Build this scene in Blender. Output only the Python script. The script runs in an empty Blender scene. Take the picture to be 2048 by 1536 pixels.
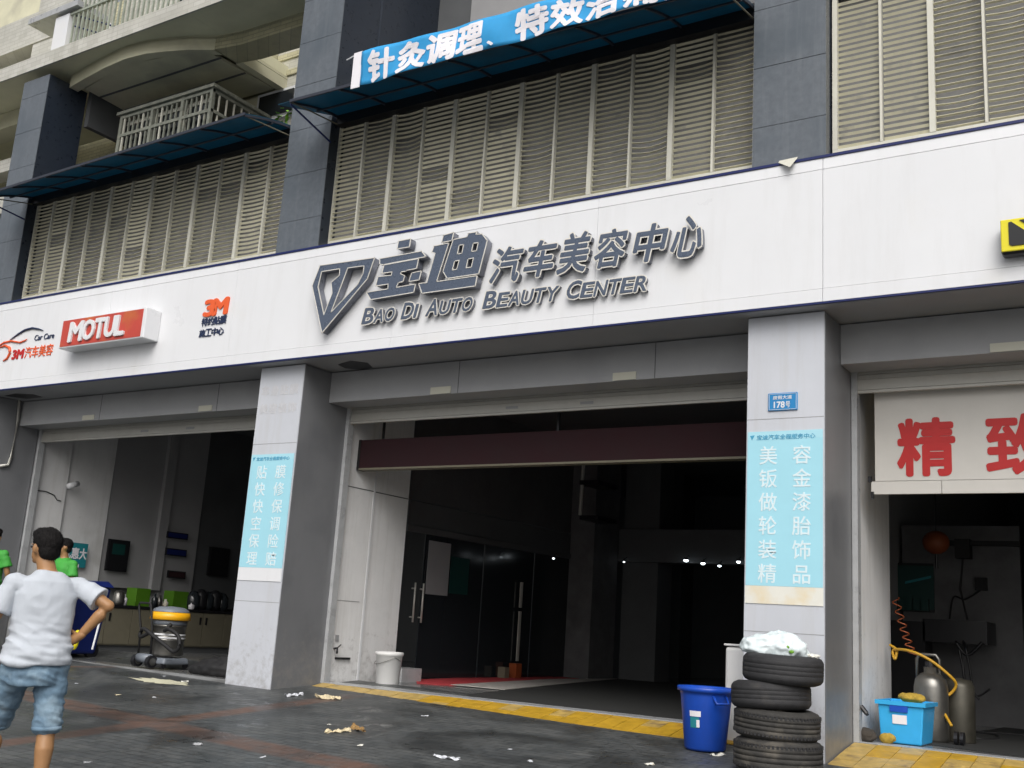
import bpy, math, random
from mathutils import Vector, Matrix, noise
random.seed(7)
sc = bpy.context.scene
COL = sc.collection

# ---------------------------------------------------------------- camera, light, exposure
F_PX, YAW, PITCH, ROLL = 2149.4, 0.579563, 0.220959, 0.0648741
CAM = Vector((0.0, -9.0, 0.916))
_f = Vector((-math.sin(YAW)*math.cos(PITCH), math.cos(YAW)*math.cos(PITCH), math.sin(PITCH)))
_r = Vector((math.cos(YAW), math.sin(YAW), 0)); _u = _r.cross(_f)
_R = _r*math.cos(ROLL) + _u*math.sin(ROLL); _U = _u*math.cos(ROLL) - _r*math.sin(ROLL)
cam = bpy.data.cameras.new('camera'); camo = bpy.data.objects.new('camera', cam); COL.objects.link(camo)
camo.matrix_world = Matrix(((_R.x, _U.x, -_f.x, CAM.x), (_R.y, _U.y, -_f.y, CAM.y), (_R.z, _U.z, -_f.z, CAM.z), (0, 0, 0, 1)))
cam.sensor_width = 36; cam.lens = F_PX/2048*36; cam.clip_end = 2000; cam.clip_start = .05
sc.camera = camo

SUN_EL, SUN_AZ = math.radians(44), math.radians(150)   # direction towards the sun: up, front-right of the facade
w = bpy.data.worlds.new('World'); sc.world = w; w.use_nodes = True
nt = w.node_tree; bg = nt.nodes['Background']
sky = nt.nodes.new('ShaderNodeTexSky'); sky.sky_type = 'NISHITA'; sky.sun_disc = False
sky.sun_elevation = SUN_EL; sky.sun_rotation = SUN_AZ; sky.dust_density = 6; sky.air_density = 1.0; sky.ozone_density = 1.0
hs = nt.nodes.new('ShaderNodeHueSaturation'); hs.inputs['Saturation'].default_value = .30   # a clouded, near-white sky
nt.links.new(sky.outputs[0], hs.inputs['Color']); nt.links.new(hs.outputs[0], bg.inputs['Color'])
bg.inputs['Strength'].default_value = .125
sl = bpy.data.lights.new('sun', 'SUN'); sl.energy = 1.25; sl.angle = math.radians(48); sl.color = (1, .985, .96)
so = bpy.data.objects.new('sun', sl); COL.objects.link(so)
d = Vector((math.sin(SUN_AZ)*math.cos(SUN_EL), math.cos(SUN_AZ)*math.cos(SUN_EL), math.sin(SUN_EL)))
so.rotation_euler = d.to_track_quat('Z', 'Y').to_euler()
sc.view_settings.view_transform = 'Standard'; sc.view_settings.look = 'None'
sc.view_settings.gamma = 1; sc.view_settings.use_curve_mapping = False; sc.view_settings.exposure = .12

# ---------------------------------------------------------------- measuring helpers (photo point -> place)
def _ray(u, v): return _R*(u-1024) - _U*(v-768) + _f*F_PX
def PY(u, v, y):
    r = _ray(u, v); return CAM + r*((y-CAM.y)/r.y)
def PX(u, v, x):
    r = _ray(u, v); return CAM + r*((x-CAM.x)/r.x)
def PZ(u, v, z):
    r = _ray(u, v); return CAM + r*((z-CAM.z)/r.z)
def G(x, y):
    y = max(y, -14)
    return .06*y - .010*(max(min(x, 8), -24)+2.7)
def PG(u, v):
    z = 0
    for i in range(20):
        P = PZ(u, v, z); z = G(P.x, P.y)
    return P

# ---------------------------------------------------------------- materials
def mat(name, col, rough=.6, metal=0, nz=0, ns=8, bump=0, bs=40, spec=.5, col2=None, c2s=3, c2t=.5, emit=None, es=1, coat=0):
    m = bpy.data.materials.new(name); m.use_nodes = True; n = m.node_tree; b = n.nodes['Principled BSDF']
    b.inputs['Base Color'].default_value = (*col, 1); b.inputs['Roughness'].default_value = rough
    b.inputs['Metallic'].default_value = metal; b.inputs['Specular IOR Level'].default_value = spec
    if coat: b.inputs['Coat Weight'].default_value = coat; b.inputs['Coat Roughness'].default_value = .12
    L = n.links.new
    tc = n.nodes.new('ShaderNodeTexCoord')
    geo = n.nodes.new('ShaderNodeNewGeometry')
    out = None
    if nz or col2:
        t = n.nodes.new('ShaderNodeTexNoise'); t.inputs['Scale'].default_value = ns; t.inputs['Detail'].default_value = 6
        t.inputs['Roughness'].default_value = .65
        L(geo.outputs['Position'], t.inputs['Vector'])
        mr = n.nodes.new('ShaderNodeMapRange'); mr.inputs['From Min'].default_value = .3; mr.inputs['From Max'].default_value = .7
        mr.inputs['To Min'].default_value = 1-nz; mr.inputs['To Max'].default_value = 1+nz*.6
        L(t.outputs['Fac'], mr.inputs['Value'])
        mx = n.nodes.new('ShaderNodeMix'); mx.data_type = 'RGBA'; mx.blend_type = 'MULTIPLY'; mx.inputs[0].default_value = 1
        mx.inputs[6].default_value = (*col, 1)
        L(mr.outputs[0], mx.inputs[7]); out = mx.outputs[2]
        if col2:
            t2 = n.nodes.new('ShaderNodeTexNoise'); t2.inputs['Scale'].default_value = c2s; t2.inputs['Detail'].default_value = 5
            L(geo.outputs['Position'], t2.inputs['Vector'])
            m2 = n.nodes.new('ShaderNodeMapRange'); m2.inputs['From Min'].default_value = c2t; m2.inputs['From Max'].default_value = c2t+.18
            L(t2.outputs['Fac'], m2.inputs['Value'])
            x2 = n.nodes.new('ShaderNodeMix'); x2.data_type = 'RGBA'; x2.inputs[7].default_value = (*col2, 1)
            L(m2.outputs[0], x2.inputs[0]); L(out, x2.inputs[6]); out = x2.outputs[2]
        L(out, b.inputs['Base Color'])
        r2 = n.nodes.new('ShaderNodeMapRange'); r2.inputs['To Min'].default_value = max(rough-.12, .03); r2.inputs['To Max'].default_value = min(rough+.12, 1)
        L(t.outputs['Fac'], r2.inputs['Value']); L(r2.outputs[0], b.inputs['Roughness'])
    if bump:
        t3 = n.nodes.new('ShaderNodeTexNoise'); t3.inputs['Scale'].default_value = bs; t3.inputs['Detail'].default_value = 4
        L(geo.outputs['Position'], t3.inputs['Vector'])
        bp = n.nodes.new('ShaderNodeBump'); bp.inputs['Strength'].default_value = bump; bp.inputs['Distance'].default_value = .01
        L(t3.outputs['Fac'], bp.inputs['Height']); L(bp.outputs[0], b.inputs['Normal'])
    if emit:
        b.inputs['Emission Color'].default_value = (*emit, 1); b.inputs['Emission Strength'].default_value = es
    return m
M = {}
M['sign'] = mat('sign_white', (.755, .765, .785), .32, nz=.025, ns=1.2, col2=(.74, .735, .72), c2s=1.1, c2t=.6)
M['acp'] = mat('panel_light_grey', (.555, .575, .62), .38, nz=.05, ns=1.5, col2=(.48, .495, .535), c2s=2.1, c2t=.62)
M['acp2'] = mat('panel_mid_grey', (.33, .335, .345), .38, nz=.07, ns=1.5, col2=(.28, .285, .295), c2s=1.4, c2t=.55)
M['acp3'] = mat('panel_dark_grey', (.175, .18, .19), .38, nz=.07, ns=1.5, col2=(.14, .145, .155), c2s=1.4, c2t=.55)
M['navy'] = mat('navy_fringe', (.006, .014, .10), .4)
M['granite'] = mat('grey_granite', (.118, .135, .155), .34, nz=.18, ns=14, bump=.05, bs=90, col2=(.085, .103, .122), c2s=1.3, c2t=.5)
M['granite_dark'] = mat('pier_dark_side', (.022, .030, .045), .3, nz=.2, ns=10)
M['cream'] = mat('louvre_cream', (.70, .665, .49), .5, nz=.15, ns=3, col2=(.47, .45, .36), c2s=6, c2t=.55)
M['frame'] = mat('louvre_frame', (.62, .61, .53), .42, nz=.08, ns=4)
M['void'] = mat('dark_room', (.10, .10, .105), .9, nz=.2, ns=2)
M['canopy'] = mat('blue_canopy_sheet', (.015, .10, .17), .4, nz=.35, ns=3, col2=(.02, .05, .075), c2s=2.2, c2t=.5)
M['canopy_frame'] = mat('canopy_bracket', (.03, .035, .05), .5, nz=.2, ns=8)
M['white'] = mat('white_paint', (.80, .80, .80), .5, nz=.06, ns=3, col2=(.60, .60, .58), c2s=1.6, c2t=.62)
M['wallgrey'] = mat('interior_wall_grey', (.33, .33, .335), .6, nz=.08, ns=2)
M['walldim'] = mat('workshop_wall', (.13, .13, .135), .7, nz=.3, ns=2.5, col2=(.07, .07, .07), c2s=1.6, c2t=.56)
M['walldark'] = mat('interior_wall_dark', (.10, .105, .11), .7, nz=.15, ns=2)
M['steel_sh'] = mat('shutter_steel', (.50, .49, .45), .4, metal=.2, nz=.08, ns=6)
M['black'] = mat('black_plastic', (.012, .012, .014), .35)
M['rubber'] = mat('tyre_rubber', (.026, .026, .028), .75, nz=.35, ns=22, bump=.25, bs=130, col2=(.06, .055, .05), c2s=5, c2t=.6)
M['blue'] = mat('blue_plastic', (.012, .075, .47), .36, nz=.08, ns=12, bump=.02)
M['blue_dark'] = mat('dark_blue_plastic', (.008, .018, .12), .4, nz=.15, ns=8)
M['sky_blue'] = mat('light_blue_plastic', (.04, .40, .78), .36, nz=.05, ns=12)
M['red'] = mat('sign_red', (.52, .065, .045), .35, nz=.12, ns=3, col2=(.55, .16, .04), c2s=2.2, c2t=.52)
M['redtxt'] = mat('red_print', (.50, .018, .018), .5, nz=.08, ns=9)
M['darkred'] = mat('dark_red_board', (.022, .003, .006), .85, nz=.2, ns=3)
M['poster'] = mat('poster_blue', (.36, .68, .79), .45, nz=.03, ns=3)
M['poster2'] = mat('poster_blue_pale', (.40, .70, .80), .45, nz=.03, ns=3)
M['postertxt'] = mat('poster_white_print', (.68, .80, .84), .5)
M['posterline'] = mat('poster_blue_print', (.06, .33, .52), .5)
M['paper'] = mat('poster_blank_strip', (.74, .73, .66), .6, nz=.05, ns=5, col2=(.72, .58, .33), c2s=2.7, c2t=.52)
M['banner'] = mat('banner_blue', (.03, .33, .68), .6, nz=.07, ns=5, bump=.15, bs=5)
M['bannerw'] = mat('banner_white_print', (.82, .80, .84), .6)
M['plateblue'] = mat('house_number_blue', (.02, .22, .50), .3)
M['steel'] = mat('brushed_steel', (.20, .195, .18), .33, metal=.8, nz=.2, ns=8)
M['letter'] = mat('letter_face_steel', (.10, .125, .175), .28, metal=.25, nz=.04, ns=9)
M['letter_side'] = mat('letter_side_steel', (.16, .17, .205), .3, metal=.3, nz=.1, ns=9)
M['letter_highlight'] = mat('letter_edge_highlight', (.78, .75, .68), .3, metal=.2)  # highlight along the letter edges put into a pale colour
M['orange'] = mat('orange_red_print', (.80, .12, .03), .45)
M['navytxt'] = mat('dark_navy_print', (.02, .035, .09), .5)
M['yellow'] = mat('yellow_plastic', (.78, .68, .02), .35)
M['tile'] = mat('yellow_paver', (.52, .31, .025), .5, nz=.25, ns=9, bump=.2, bs=60, col2=(.36, .19, .03), c2s=5, c2t=.58)
M['tile2'] = mat('worn_yellow_paver', (.52, .36, .11), .42, nz=.3, ns=11, bump=.2, bs=60, col2=(.22, .15, .08), c2s=7, c2t=.56)
M['kerb'] = mat('pale_stone', (.40, .41, .42), .3, nz=.15, ns=6)
M['mat'] = mat('dark_floor_mat', (.028, .029, .028), .75, nz=.3, ns=14)
M['carpet_red'] = mat('red_carpet', (.50, .05, .06), .7, nz=.25, ns=8)
M['board_w'] = mat('pale_floor_board', (.50, .47, .44), .5, nz=.15, ns=6)
M['boardw'] = mat('banner_board_white', (.62, .60, .56), .5, nz=.05, ns=3)
M['skin'] = mat('skin', (.36, .19, .085), .5, nz=.08, ns=14)
M['hair'] = mat('black_hair', (.008, .007, .007), .75, bump=.5, bs=160, spec=.2)
M['shirt'] = mat('white_tshirt', (.49, .525, .575), .8, nz=.04, ns=9, bump=.12, bs=220)
M['denim'] = mat('pale_denim', (.15, .24, .33), .8, nz=.25, ns=9, bump=.3, bs=260, col2=(.30, .41, .50), c2s=6, c2t=.5)
M['green'] = mat('green_shirt', (.05, .33, .045), .75, nz=.1, ns=9)
M['trouser'] = mat('dark_trousers', (.025, .027, .035), .8)
M['vacyellow'] = mat('vacuum_yellow', (.85, .42, .01), .35)
M['vacgrey'] = mat('vacuum_grey', (.17, .19, .22), .4)
M['lime'] = mat('lime_box', (.075, .20, .01), .5)
M['cab'] = mat('cabinet_beige', (.17, .155, .11), .5, nz=.1, ns=5)
M['teal'] = mat('teal_poster', (.02, .23, .27), .45)
M['tealdk'] = mat('dark_teal', (.008, .05, .045), .4)
M['bulb'] = mat('lamp_glow', (.9, .95, 1), .4, emit=(.85, .95, 1), es=4.5)
M['sponge'] = mat('yellow_sponge', (.42, .28, .04), .9, nz=.3, ns=20, bump=.6, bs=60)
M['stone'] = mat('dark_lump', (.05, .042, .034), .9, nz=.3, ns=20, bump=.5, bs=40)
M['hose'] = mat('yellow_hose', (.55, .30, .02), .45)
M['darksteel'] = mat('dark_stained_steel', (.075, .07, .055), .45, metal=.5, nz=.3, ns=7)
M['cagebar'] = mat('weathered_cage_metal', (.23, .24, .20), .5, nz=.35, ns=12, col2=(.36, .35, .28), c2s=9, c2t=.56)
M['rubber2'] = mat('dusty_tyre_rubber', (.040, .038, .035), .85, nz=.4, ns=16, bump=.25, bs=130, col2=(.10, .09, .075), c2s=6, c2t=.54)
M['lantern'] = mat('dim_lantern', (.22, .05, .012), .6)
M['coil'] = mat('orange_hose', (.30, .07, .02), .45)
M['plastic_bag'] = mat('white_plastic_bag', (.72, .80, .82), .35, nz=.12, ns=9, col2=(.55, .66, .66), c2s=14, c2t=.56)
M['bucket'] = mat('white_bucket', (.70, .70, .69), .4)
M['matteblack'] = mat('matte_black', (.010, .010, .011), .7)
M['ghost'] = mat('glue_residue', (.55, .555, .58), .5, nz=.1, ns=20)
M['shade'] = mat('louvre_back_pane', (.20, .20, .20), .5, nz=.15, ns=2)
M['leaf'] = mat('leaf_green', (.16, .36, .03), .5, nz=.3, ns=20)
M['rag'] = mat('cream_rag', (.68, .58, .38), .85, nz=.15, ns=20, bump=.4, bs=60)
M['ragw'] = mat('pale_paper', (.66, .68, .72), .7, nz=.15, ns=20)
M['brownrag'] = mat('brown_cloth', (.32, .19, .07), .85, nz=.2, ns=20)
M['soffit'] = mat('balcony_render', (.62, .60, .44), .7, nz=.12, ns=2, col2=(.45, .43, .33), c2s=1.3, c2t=.55)
M['slabpaint'] = mat('balcony_slab_paint', (.74, .72, .52), .6, nz=.12, ns=1.5)
M['rail'] = mat('railing_paint', (.33, .36, .30), .45, nz=.3, ns=10)
M['darkglass'] = mat('dark_window_glass', (.02, .024, .028), .12)
M['led'] = mat('sticker_cream', (.56, .55, .46), .5)

def tile_mat(name, col, grout, sx, sz, rough=.35, hgt=False):
    """small wall tiles far away: brick pattern in world space"""
    m = mat(name, col, rough); n = m.node_tree; b = n.nodes['Principled BSDF']; L = n.links.new
    geo = n.nodes.new('ShaderNodeNewGeometry'); sp = n.nodes.new('ShaderNodeSeparateXYZ'); L(geo.outputs['Position'], sp.inputs[0])
    ad = n.nodes.new('ShaderNodeMath'); ad.operation = 'ADD'; L(sp.outputs[0], ad.inputs[0]); L(sp.outputs[1], ad.inputs[1])
    cb = n.nodes.new('ShaderNodeCombineXYZ'); L(ad.outputs[0], cb.inputs[0]); L(sp.outputs[2], cb.inputs[1])
    br = n.nodes.new('ShaderNodeTexBrick'); L(cb.outputs[0], br.inputs['Vector'])
    br.inputs['Scale'].default_value = 1; br.inputs['Brick Width'].default_value = sx; br.inputs['Row Height'].default_value = sz
    br.inputs['Mortar Size'].default_value = .005; br.offset = 0 if hgt else .5
    br.inputs['Color1'].default_value = (*col, 1); br.inputs['Color2'].default_value = (col[0]*.86, col[1]*.86, col[2]*.84, 1)
    br.inputs['Mortar'].default_value = (*grout, 1)
    t = n.nodes.new('ShaderNodeTexNoise'); t.inputs['Scale'].default_value = 1.5; L(geo.outputs['Position'], t.inputs['Vector'])
    mr = n.nodes.new('ShaderNodeMapRange'); mr.inputs['To Min'].default_value = .7; mr.inputs['To Max'].default_value = 1.2; L(t.outputs['Fac'], mr.inputs[0])
    mx = n.nodes.new('ShaderNodeMix'); mx.data_type = 'RGBA'; mx.blend_type = 'MULTIPLY'; mx.inputs[0].default_value = 1
    L(br.outputs['Color'], mx.inputs[6]); L(mr.outputs[0], mx.inputs[7]); L(mx.outputs[2], b.inputs['Base Color'])
    return m
M['walltile'] = tile_mat('cream_wall_tile', (.56, .53, .36), (.30, .28, .2), .22, .065)
M['walltile2'] = tile_mat('pale_wall_tile', (.58, .57, .52), (.42, .41, .36), .24, .075)

def ground_mat():
    m = bpy.data.materials.new('wet_dark_paving'); m.use_nodes = True; n = m.node_tree; b = n.nodes['Principled BSDF']; L = n.links.new
    N = n.nodes.new
    geo = N('ShaderNodeNewGeometry'); pos = geo.outputs['Position']
    def noise_(s, dt=5, r=.6, dist=0):
        t = N('ShaderNodeTexNoise'); t.inputs['Scale'].default_value = s; t.inputs['Detail'].default_value = dt; t.inputs['Roughness'].default_value = r
        t.inputs['Distortion'].default_value = dist
        L(pos, t.inputs['Vector']); return t.outputs['Fac']
    def rng(v, a, b_, c, d_):
        r = N('ShaderNodeMapRange'); r.inputs[1].default_value = a; r.inputs[2].default_value = b_; r.inputs[3].default_value = c; r.inputs[4].default_value = d_
        L(v, r.inputs[0]); return r.outputs[0]
    def mth(op, a, b_=None):
        x = N('ShaderNodeMath'); x.operation = op
        for i, q in enumerate((a, b_)):
            if q is None: continue
            if isinstance(q, (int, float)): x.inputs[i].default_value = q
            else: L(q, x.inputs[i])
        return x.outputs[0]
    def mixc(f, a, b_):
        x = N('ShaderNodeMix'); x.data_type = 'RGBA'
        for s, q in ((0, f), (6, a), (7, b_)):
            if isinstance(q, tuple): x.inputs[s].default_value = (*q, 1)
            elif isinstance(q, (int, float)): x.inputs[s].default_value = q
            else: L(q, x.inputs[s])
        return x.outputs[2]
    base = mixc(rng(noise_(2.2), .35, .65, 0, 1), (.070, .078, .082), (.108, .114, .114))
    base = mixc(rng(noise_(30, 3), .45, .7, 0, .5), base, (.17, .165, .15))
    base = mixc(rng(noise_(7, 6, .75), .52, .72, 0, .45), base, (.15, .15, .14))
    # paver joints
    sp = N('ShaderNodeSeparateXYZ'); L(pos, sp.inputs[0])
    br = N('ShaderNodeTexBrick'); br.inputs['Scale'].default_value = 1; br.inputs['Brick Width'].default_value = .2; br.inputs['Row Height'].default_value = .1
    br.inputs['Mortar Size'].default_value = .008; br.inputs['Color1'].default_value = (1, 1, 1, 1); br.inputs['Color2'].default_value = (.72, .74, .76, 1)
    br.inputs['Mortar'].default_value = (.45, .45, .45, 1); L(pos, br.inputs['Vector'])
    mb = N('ShaderNodeMix'); mb.data_type = 'RGBA'; mb.blend_type = 'MULTIPLY'; mb.inputs[0].default_value = 1.0
    L(base, mb.inputs[6]); L(br.outputs['Color'], mb.inputs[7]); base = mb.outputs[2]
    # terracotta bands: distance to lines on the ground
    wob = mth('MULTIPLY', mth('SUBTRACT', noise_(3), .5), .10)
    tot = None
    for (x0, y0, x1, y1, hw) in BANDS:
        dx, dy = x1-x0, y1-y0; l = math.hypot(dx, dy); nx, ny = -dy/l, dx/l; tx, ty = dx/l, dy/l
        dd = mth('ADD', mth('MULTIPLY', sp.outputs[0], nx), mth('MULTIPLY', sp.outputs[1], ny)); dd = mth('SUBTRACT', dd, nx*x0+ny*y0)
        dd = mth('ADD', mth('ABSOLUTE', dd), wob)
        k = rng(dd, hw-.035, hw+.035, 1, 0)
        tt = mth('SUBTRACT', mth('ADD', mth('MULTIPLY', sp.outputs[0], tx), mth('MULTIPLY', sp.outputs[1], ty)), tx*x0+ty*y0)
        k = mth('MULTIPLY', k, mth('MULTIPLY', rng(tt, -.1, .15, 0, 1), rng(tt, l-.3, l+.3, 1, 0)))
        tot = k if tot is None else mth('MAXIMUM', tot, k)
    tot = mth('MULTIPLY', tot, rng(noise_(5), .3, .6, .30, .75))
    base = mixc(tot, base, (.17, .085, .055))
    # wet film and pools
    wet = rng(noise_(.9, 5, .6, .6), .44, .60, 0, 1)
    L(mixc(mth('MULTIPLY', wet, .55), base, (.022, .024, .026)), b.inputs['Base Color'])
    pool = rng(noise_(2.6, 4, .6, 1.5), .55, .66, 0, 1)
    ro = mth('SUBTRACT', rng(wet, 0, 1, .62, .36), mth('MULTIPLY', pool, .20))
    L(mth('MAXIMUM', ro, .09), b.inputs['Roughness'])
    bp = N('ShaderNodeBump'); bp.inputs['Strength'].default_value = .45; bp.inputs['Distance'].default_value = .008
    hh = mth('ADD', noise_(18, 5), mth('MULTIPLY', br.outputs['Fac'], -.7))
    L(mth('MULTIPLY', hh, rng(pool, 0, 1, 1, .12)), bp.inputs['Height']); L(bp.outputs[0], b.inputs['Normal'])
    return m
def _gp(u, v): p = PG(u, v); return (p.x, p.y)
_a = _gp(60, 1392); _b = _gp(760, 1545); _c = _gp(-20, 1490); _d = _gp(700, 1392)
BANDS = [(_a[0]-3*(_b[0]-_a[0])*.3, _a[1]-3*(_b[1]-_a[1])*.3, _b[0]+(_b[0]-_a[0])*.4, _b[1]+(_b[1]-_a[1])*.4, .17), (_c[0], _c[1], _d[0], _d[1], .13),
         (_gp(120, 1333)[0], _gp(120, 1333)[1], _gp(230, 1333)[0], _gp(230, 1333)[1], .07)]
M['ground'] = ground_mat()
M['floor'] = mat('shop_floor_tile', (.22, .225, .225), .16, nz=.12, ns=3, col2=(.12, .12, .12), c2s=1.5, c2t=.5)
M['floordk'] = mat('workshop_floor', (.09, .09, .088), .22, nz=.2, ns=3)

# ---------------------------------------------------------------- mesh helpers
def tag(o, label=None, cat=None, group=None, kind=None):
    if label: o['label'] = label
    if cat: o['category'] = cat
    if group: o['group'] = group
    if kind: o['kind'] = kind
    return o
def empty(name, loc=(0, 0, 0), label=None, cat=None, group=None, rz=0):
    o = bpy.data.objects.new(name, None); o.empty_display_size = .2; COL.objects.link(o); o.location = loc; o.rotation_euler.z = rz
    return tag(o, label, cat, group)
class MB:
    def __init__(s): s.v = []; s.f = []; s.mi = []
    def box(s, x0, x1, y0, y1, z0, z1, mi=0):
        b = len(s.v)
        s.v += [(x0, y0, z0), (x1, y0, z0), (x1, y1, z0), (x0, y1, z0), (x0, y0, z1), (x1, y0, z1), (x1, y1, z1), (x0, y1, z1)]
        for f in ((0, 3, 2, 1), (4, 5, 6, 7), (0, 1, 5, 4), (1, 2, 6, 5), (2, 3, 7, 6), (3, 0, 4, 7)):
            s.f.append(tuple(b+i for i in f)); s.mi.append(mi)
        return s
    def hexa(s, p, mi=0):                     # 8 free corners, same order as box
        b = len(s.v); s.v += [tuple(q) for q in p]
        for f in ((0, 3, 2, 1), (4, 5, 6, 7), (0, 1, 5, 4), (1, 2, 6, 5), (2, 3, 7, 6), (3, 0, 4, 7)):
            s.f.append(tuple(b+i for i in f)); s.mi.append(mi)
        return s
    def tube(s, pts, r, n=8, mi=0, cap=True, rs=None):
        pts = [Vector(p) for p in pts]; b = len(s.v); up = Vector((0, 0, 1))
        for i, p in enumerate(pts):
            t = (pts[min(i+1, len(pts)-1)] - pts[max(i-1, 0)]).normalized()
            a = t.cross(up)
            if a.length < .05: a = t.cross(Vector((0, 1, 0)))
            a.normalize(); c = t.cross(a)
            rr = rs[i] if rs else r
            for k in range(n):
                q = p + a*math.cos(2*math.pi*k/n)*rr + c*math.sin(2*math.pi*k/n)*rr; s.v.append(tuple(q))
        for i in range(len(pts)-1):
            for k in range(n):
                k2 = (k+1) % n; s.f.append((b+i*n+k, b+i*n+k2, b+(i+1)*n+k2, b+(i+1)*n+k)); s.mi.append(mi)
        if cap:
            s.f.append(tuple(b+k for k in reversed(range(n)))); s.mi.append(mi)
            e = b+(len(pts)-1)*n; s.f.append(tuple(e+k for k in range(n))); s.mi.append(mi)
        return s
    def lathe(s, c, prof, n=32, mi=0, sq=1, tilt=None):   # prof [(r,z)]
        b = len(s.v); c = Vector(c)
        for r, z in prof:
            for k in range(n):
                a = 2*math.pi*k/n; q = Vector((r*math.cos(a), r*math.sin(a)*sq, z))
                if tilt: q = tilt @ q
                s.v.append(tuple(c+q))
        for i in range(len(prof)-1):
            for k in range(n):
                k2 = (k+1) % n; s.f.append((b+i*n+k, b+i*n+k2, b+(i+1)*n+k2, b+(i+1)*n+k)); s.mi.append(mi)
        return s
    def prism(s, poly, y0, y1, mi=0, side=None):    # poly [(x,z)] extruded along y (y0 front)
        b = len(s.v); n = len(poly)
        s.v += [(x, y0, z) for x, z in poly] + [(x, y1, z) for x, z in poly]
        s.f.append(tuple(range(b, b+n))); s.mi.append(mi); s.f.append(tuple(reversed(range(b+n, b+2*n)))); s.mi.append(mi)
        for k in range(n):
            k2 = (k+1) % n; s.f.append((b+k, b+n+k, b+n+k2, b+k2)); s.mi.append(mi if side is None else side)
        return s
    def slab(s, poly, z0, z1, mi=0):                # poly [(x,y)]
        b = len(s.v); n = len(poly)
        s.v += [(x, y, z0) for x, y in poly] + [(x, y, z1) for x, y in poly]
        s.f.append(tuple(reversed(range(b, b+n)))); s.mi.append(mi); s.f.append(tuple(range(b+n, b+2*n))); s.mi.append(mi)
        for k in range(n):
            k2 = (k+1) % n; s.f.append((b+k, b+k2, b+n+k2, b+n+k)); s.mi.append(mi)
        return s
    def mesh(s, name, mats, smooth=False):
        me = bpy.data.meshes.new(name); me.from_pydata(s.v, [], s.f)
        for m in (mats if isinstance(mats, (list, tuple)) else [mats]): me.materials.append(M[m] if isinstance(m, str) else m)
        if len(me.materials) > 1: me.polygons.foreach_set('material_index', s.mi)
        if smooth: me.polygons.foreach_set('use_smooth', [True]*len(me.polygons))
        me.validate(); me.update(); return me
    def build(s, name, mats, parent=None, smooth=False, loc=None):
        return link(name, s.mesh(name, mats, smooth), parent, loc)
def link(name, me, parent=None, loc=None):
    o = bpy.data.objects.new(name, me); COL.objects.link(o)
    if parent:
        o.parent = parent
        if parent.type == 'EMPTY' or True:
            # children are given in world coordinates: undo the parents' placement
            o.matrix_parent_inverse = world(parent).inverted()
    if loc: o.location = loc
    return o
def world(o):
    m = Matrix.LocRotScale(o.location, o.rotation_euler, o.scale)
    if o.parent: m = world(o.parent) @ o.matrix_parent_inverse @ m
    return m
def box(name, m, x0, x1, y0, y1, z0, z1, parent=None): return MB().box(x0, x1, y0, y1, z0, z1).build(name, m, parent)
def bevel(o, w=.004, seg=2):
    b = o.modifiers.new('bevel', 'BEVEL'); b.width = w; b.segments = seg; b.limit_method = 'ANGLE'; b.angle_limit = math.radians(40)
    return o

_tc = {}
def glyph(body, ext, bold=0, bev=0):
    key = (body, ext, bold, bev)
    c = bpy.data.curves.new('lettering', 'FONT'); c.body = body; c.size = 1; c.extrude = ext; c.offset = bold; c.resolution_u = 3
    if bev: c.bevel_depth = bev; c.bevel_resolution = 0
    o = bpy.data.objects.new('lettering', c); COL.objects.link(o)
    dg = bpy.context.evaluated_depsgraph_get(); me = bpy.data.meshes.new_from_object(o.evaluated_get(dg))
    COL.objects.unlink(o); bpy.data.objects.remove(o); bpy.data.curves.remove(c); return me
def text(name, body, x0, z0, w_, h_, y, depth, m, parent, bold=.012, shear=0, bev=0, sidemat=None, axis='y', full=False):
    """lettering whose lower left corner is (x0,z0) on the plane y, facing the street"""
    st = bold if bold >= .02 else 0
    me = glyph(body, .5, 0 if st else bold, 0)
    xs = [v.co.x for v in me.vertices]; ys = [v.co.y for v in me.vertices]
    a, b_ = min(xs), max(xs); c, d_ = min(ys), max(ys)
    if full: a, b_, c, d_ = .0, float(len(body)), -.09, .86
    for v in me.vertices:
        fx = (v.co.x-a)/(b_-a)*w_; fz = (v.co.y-c)/(d_-c)*h_; fx += shear*fz
        yy = y if v.co.z > 0 else y+depth
        if axis == 'y': v.co = (x0+fx, yy, z0+fz)
        else: v.co = (y+(0 if v.co.z < 0 else depth), x0+fx, z0+fz)      # on a wall facing +x
    if st:                                     # heavy weight: the strokes are thickened by stamping
        rx = st*w_/(b_-a); rz = st*h_/(d_-c)
        vs = [v.co.copy() for v in me.vertices]; fs = [tuple(p.vertices) for p in me.polygons]; n = len(vs); V = []; Fs = []
        for k in range(8):
            ox, oz = rx*math.cos(k*math.pi/4), rz*math.sin(k*math.pi/4); e = .00022*k
            for q in vs: V.append((q.x+ox, q.y+(e if q.y < y+depth/2 else -e), q.z+oz) if axis == 'y' else (q.x-(e if q.x > y else -e), q.y+ox, q.z+oz))
            Fs += [tuple(i+n*k for i in f) for f in fs]
        me = bpy.data.meshes.new(name); me.from_pydata(V, [], Fs); me.update()
    me.materials.clear(); me.materials.append(M[m])
    if sidemat:
        me.materials.append(M[sidemat])
        for p in me.polygons:
            if abs(p.normal.y) < .5: p.material_index = 1
    me.update()
    return link(name, me, parent)

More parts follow.
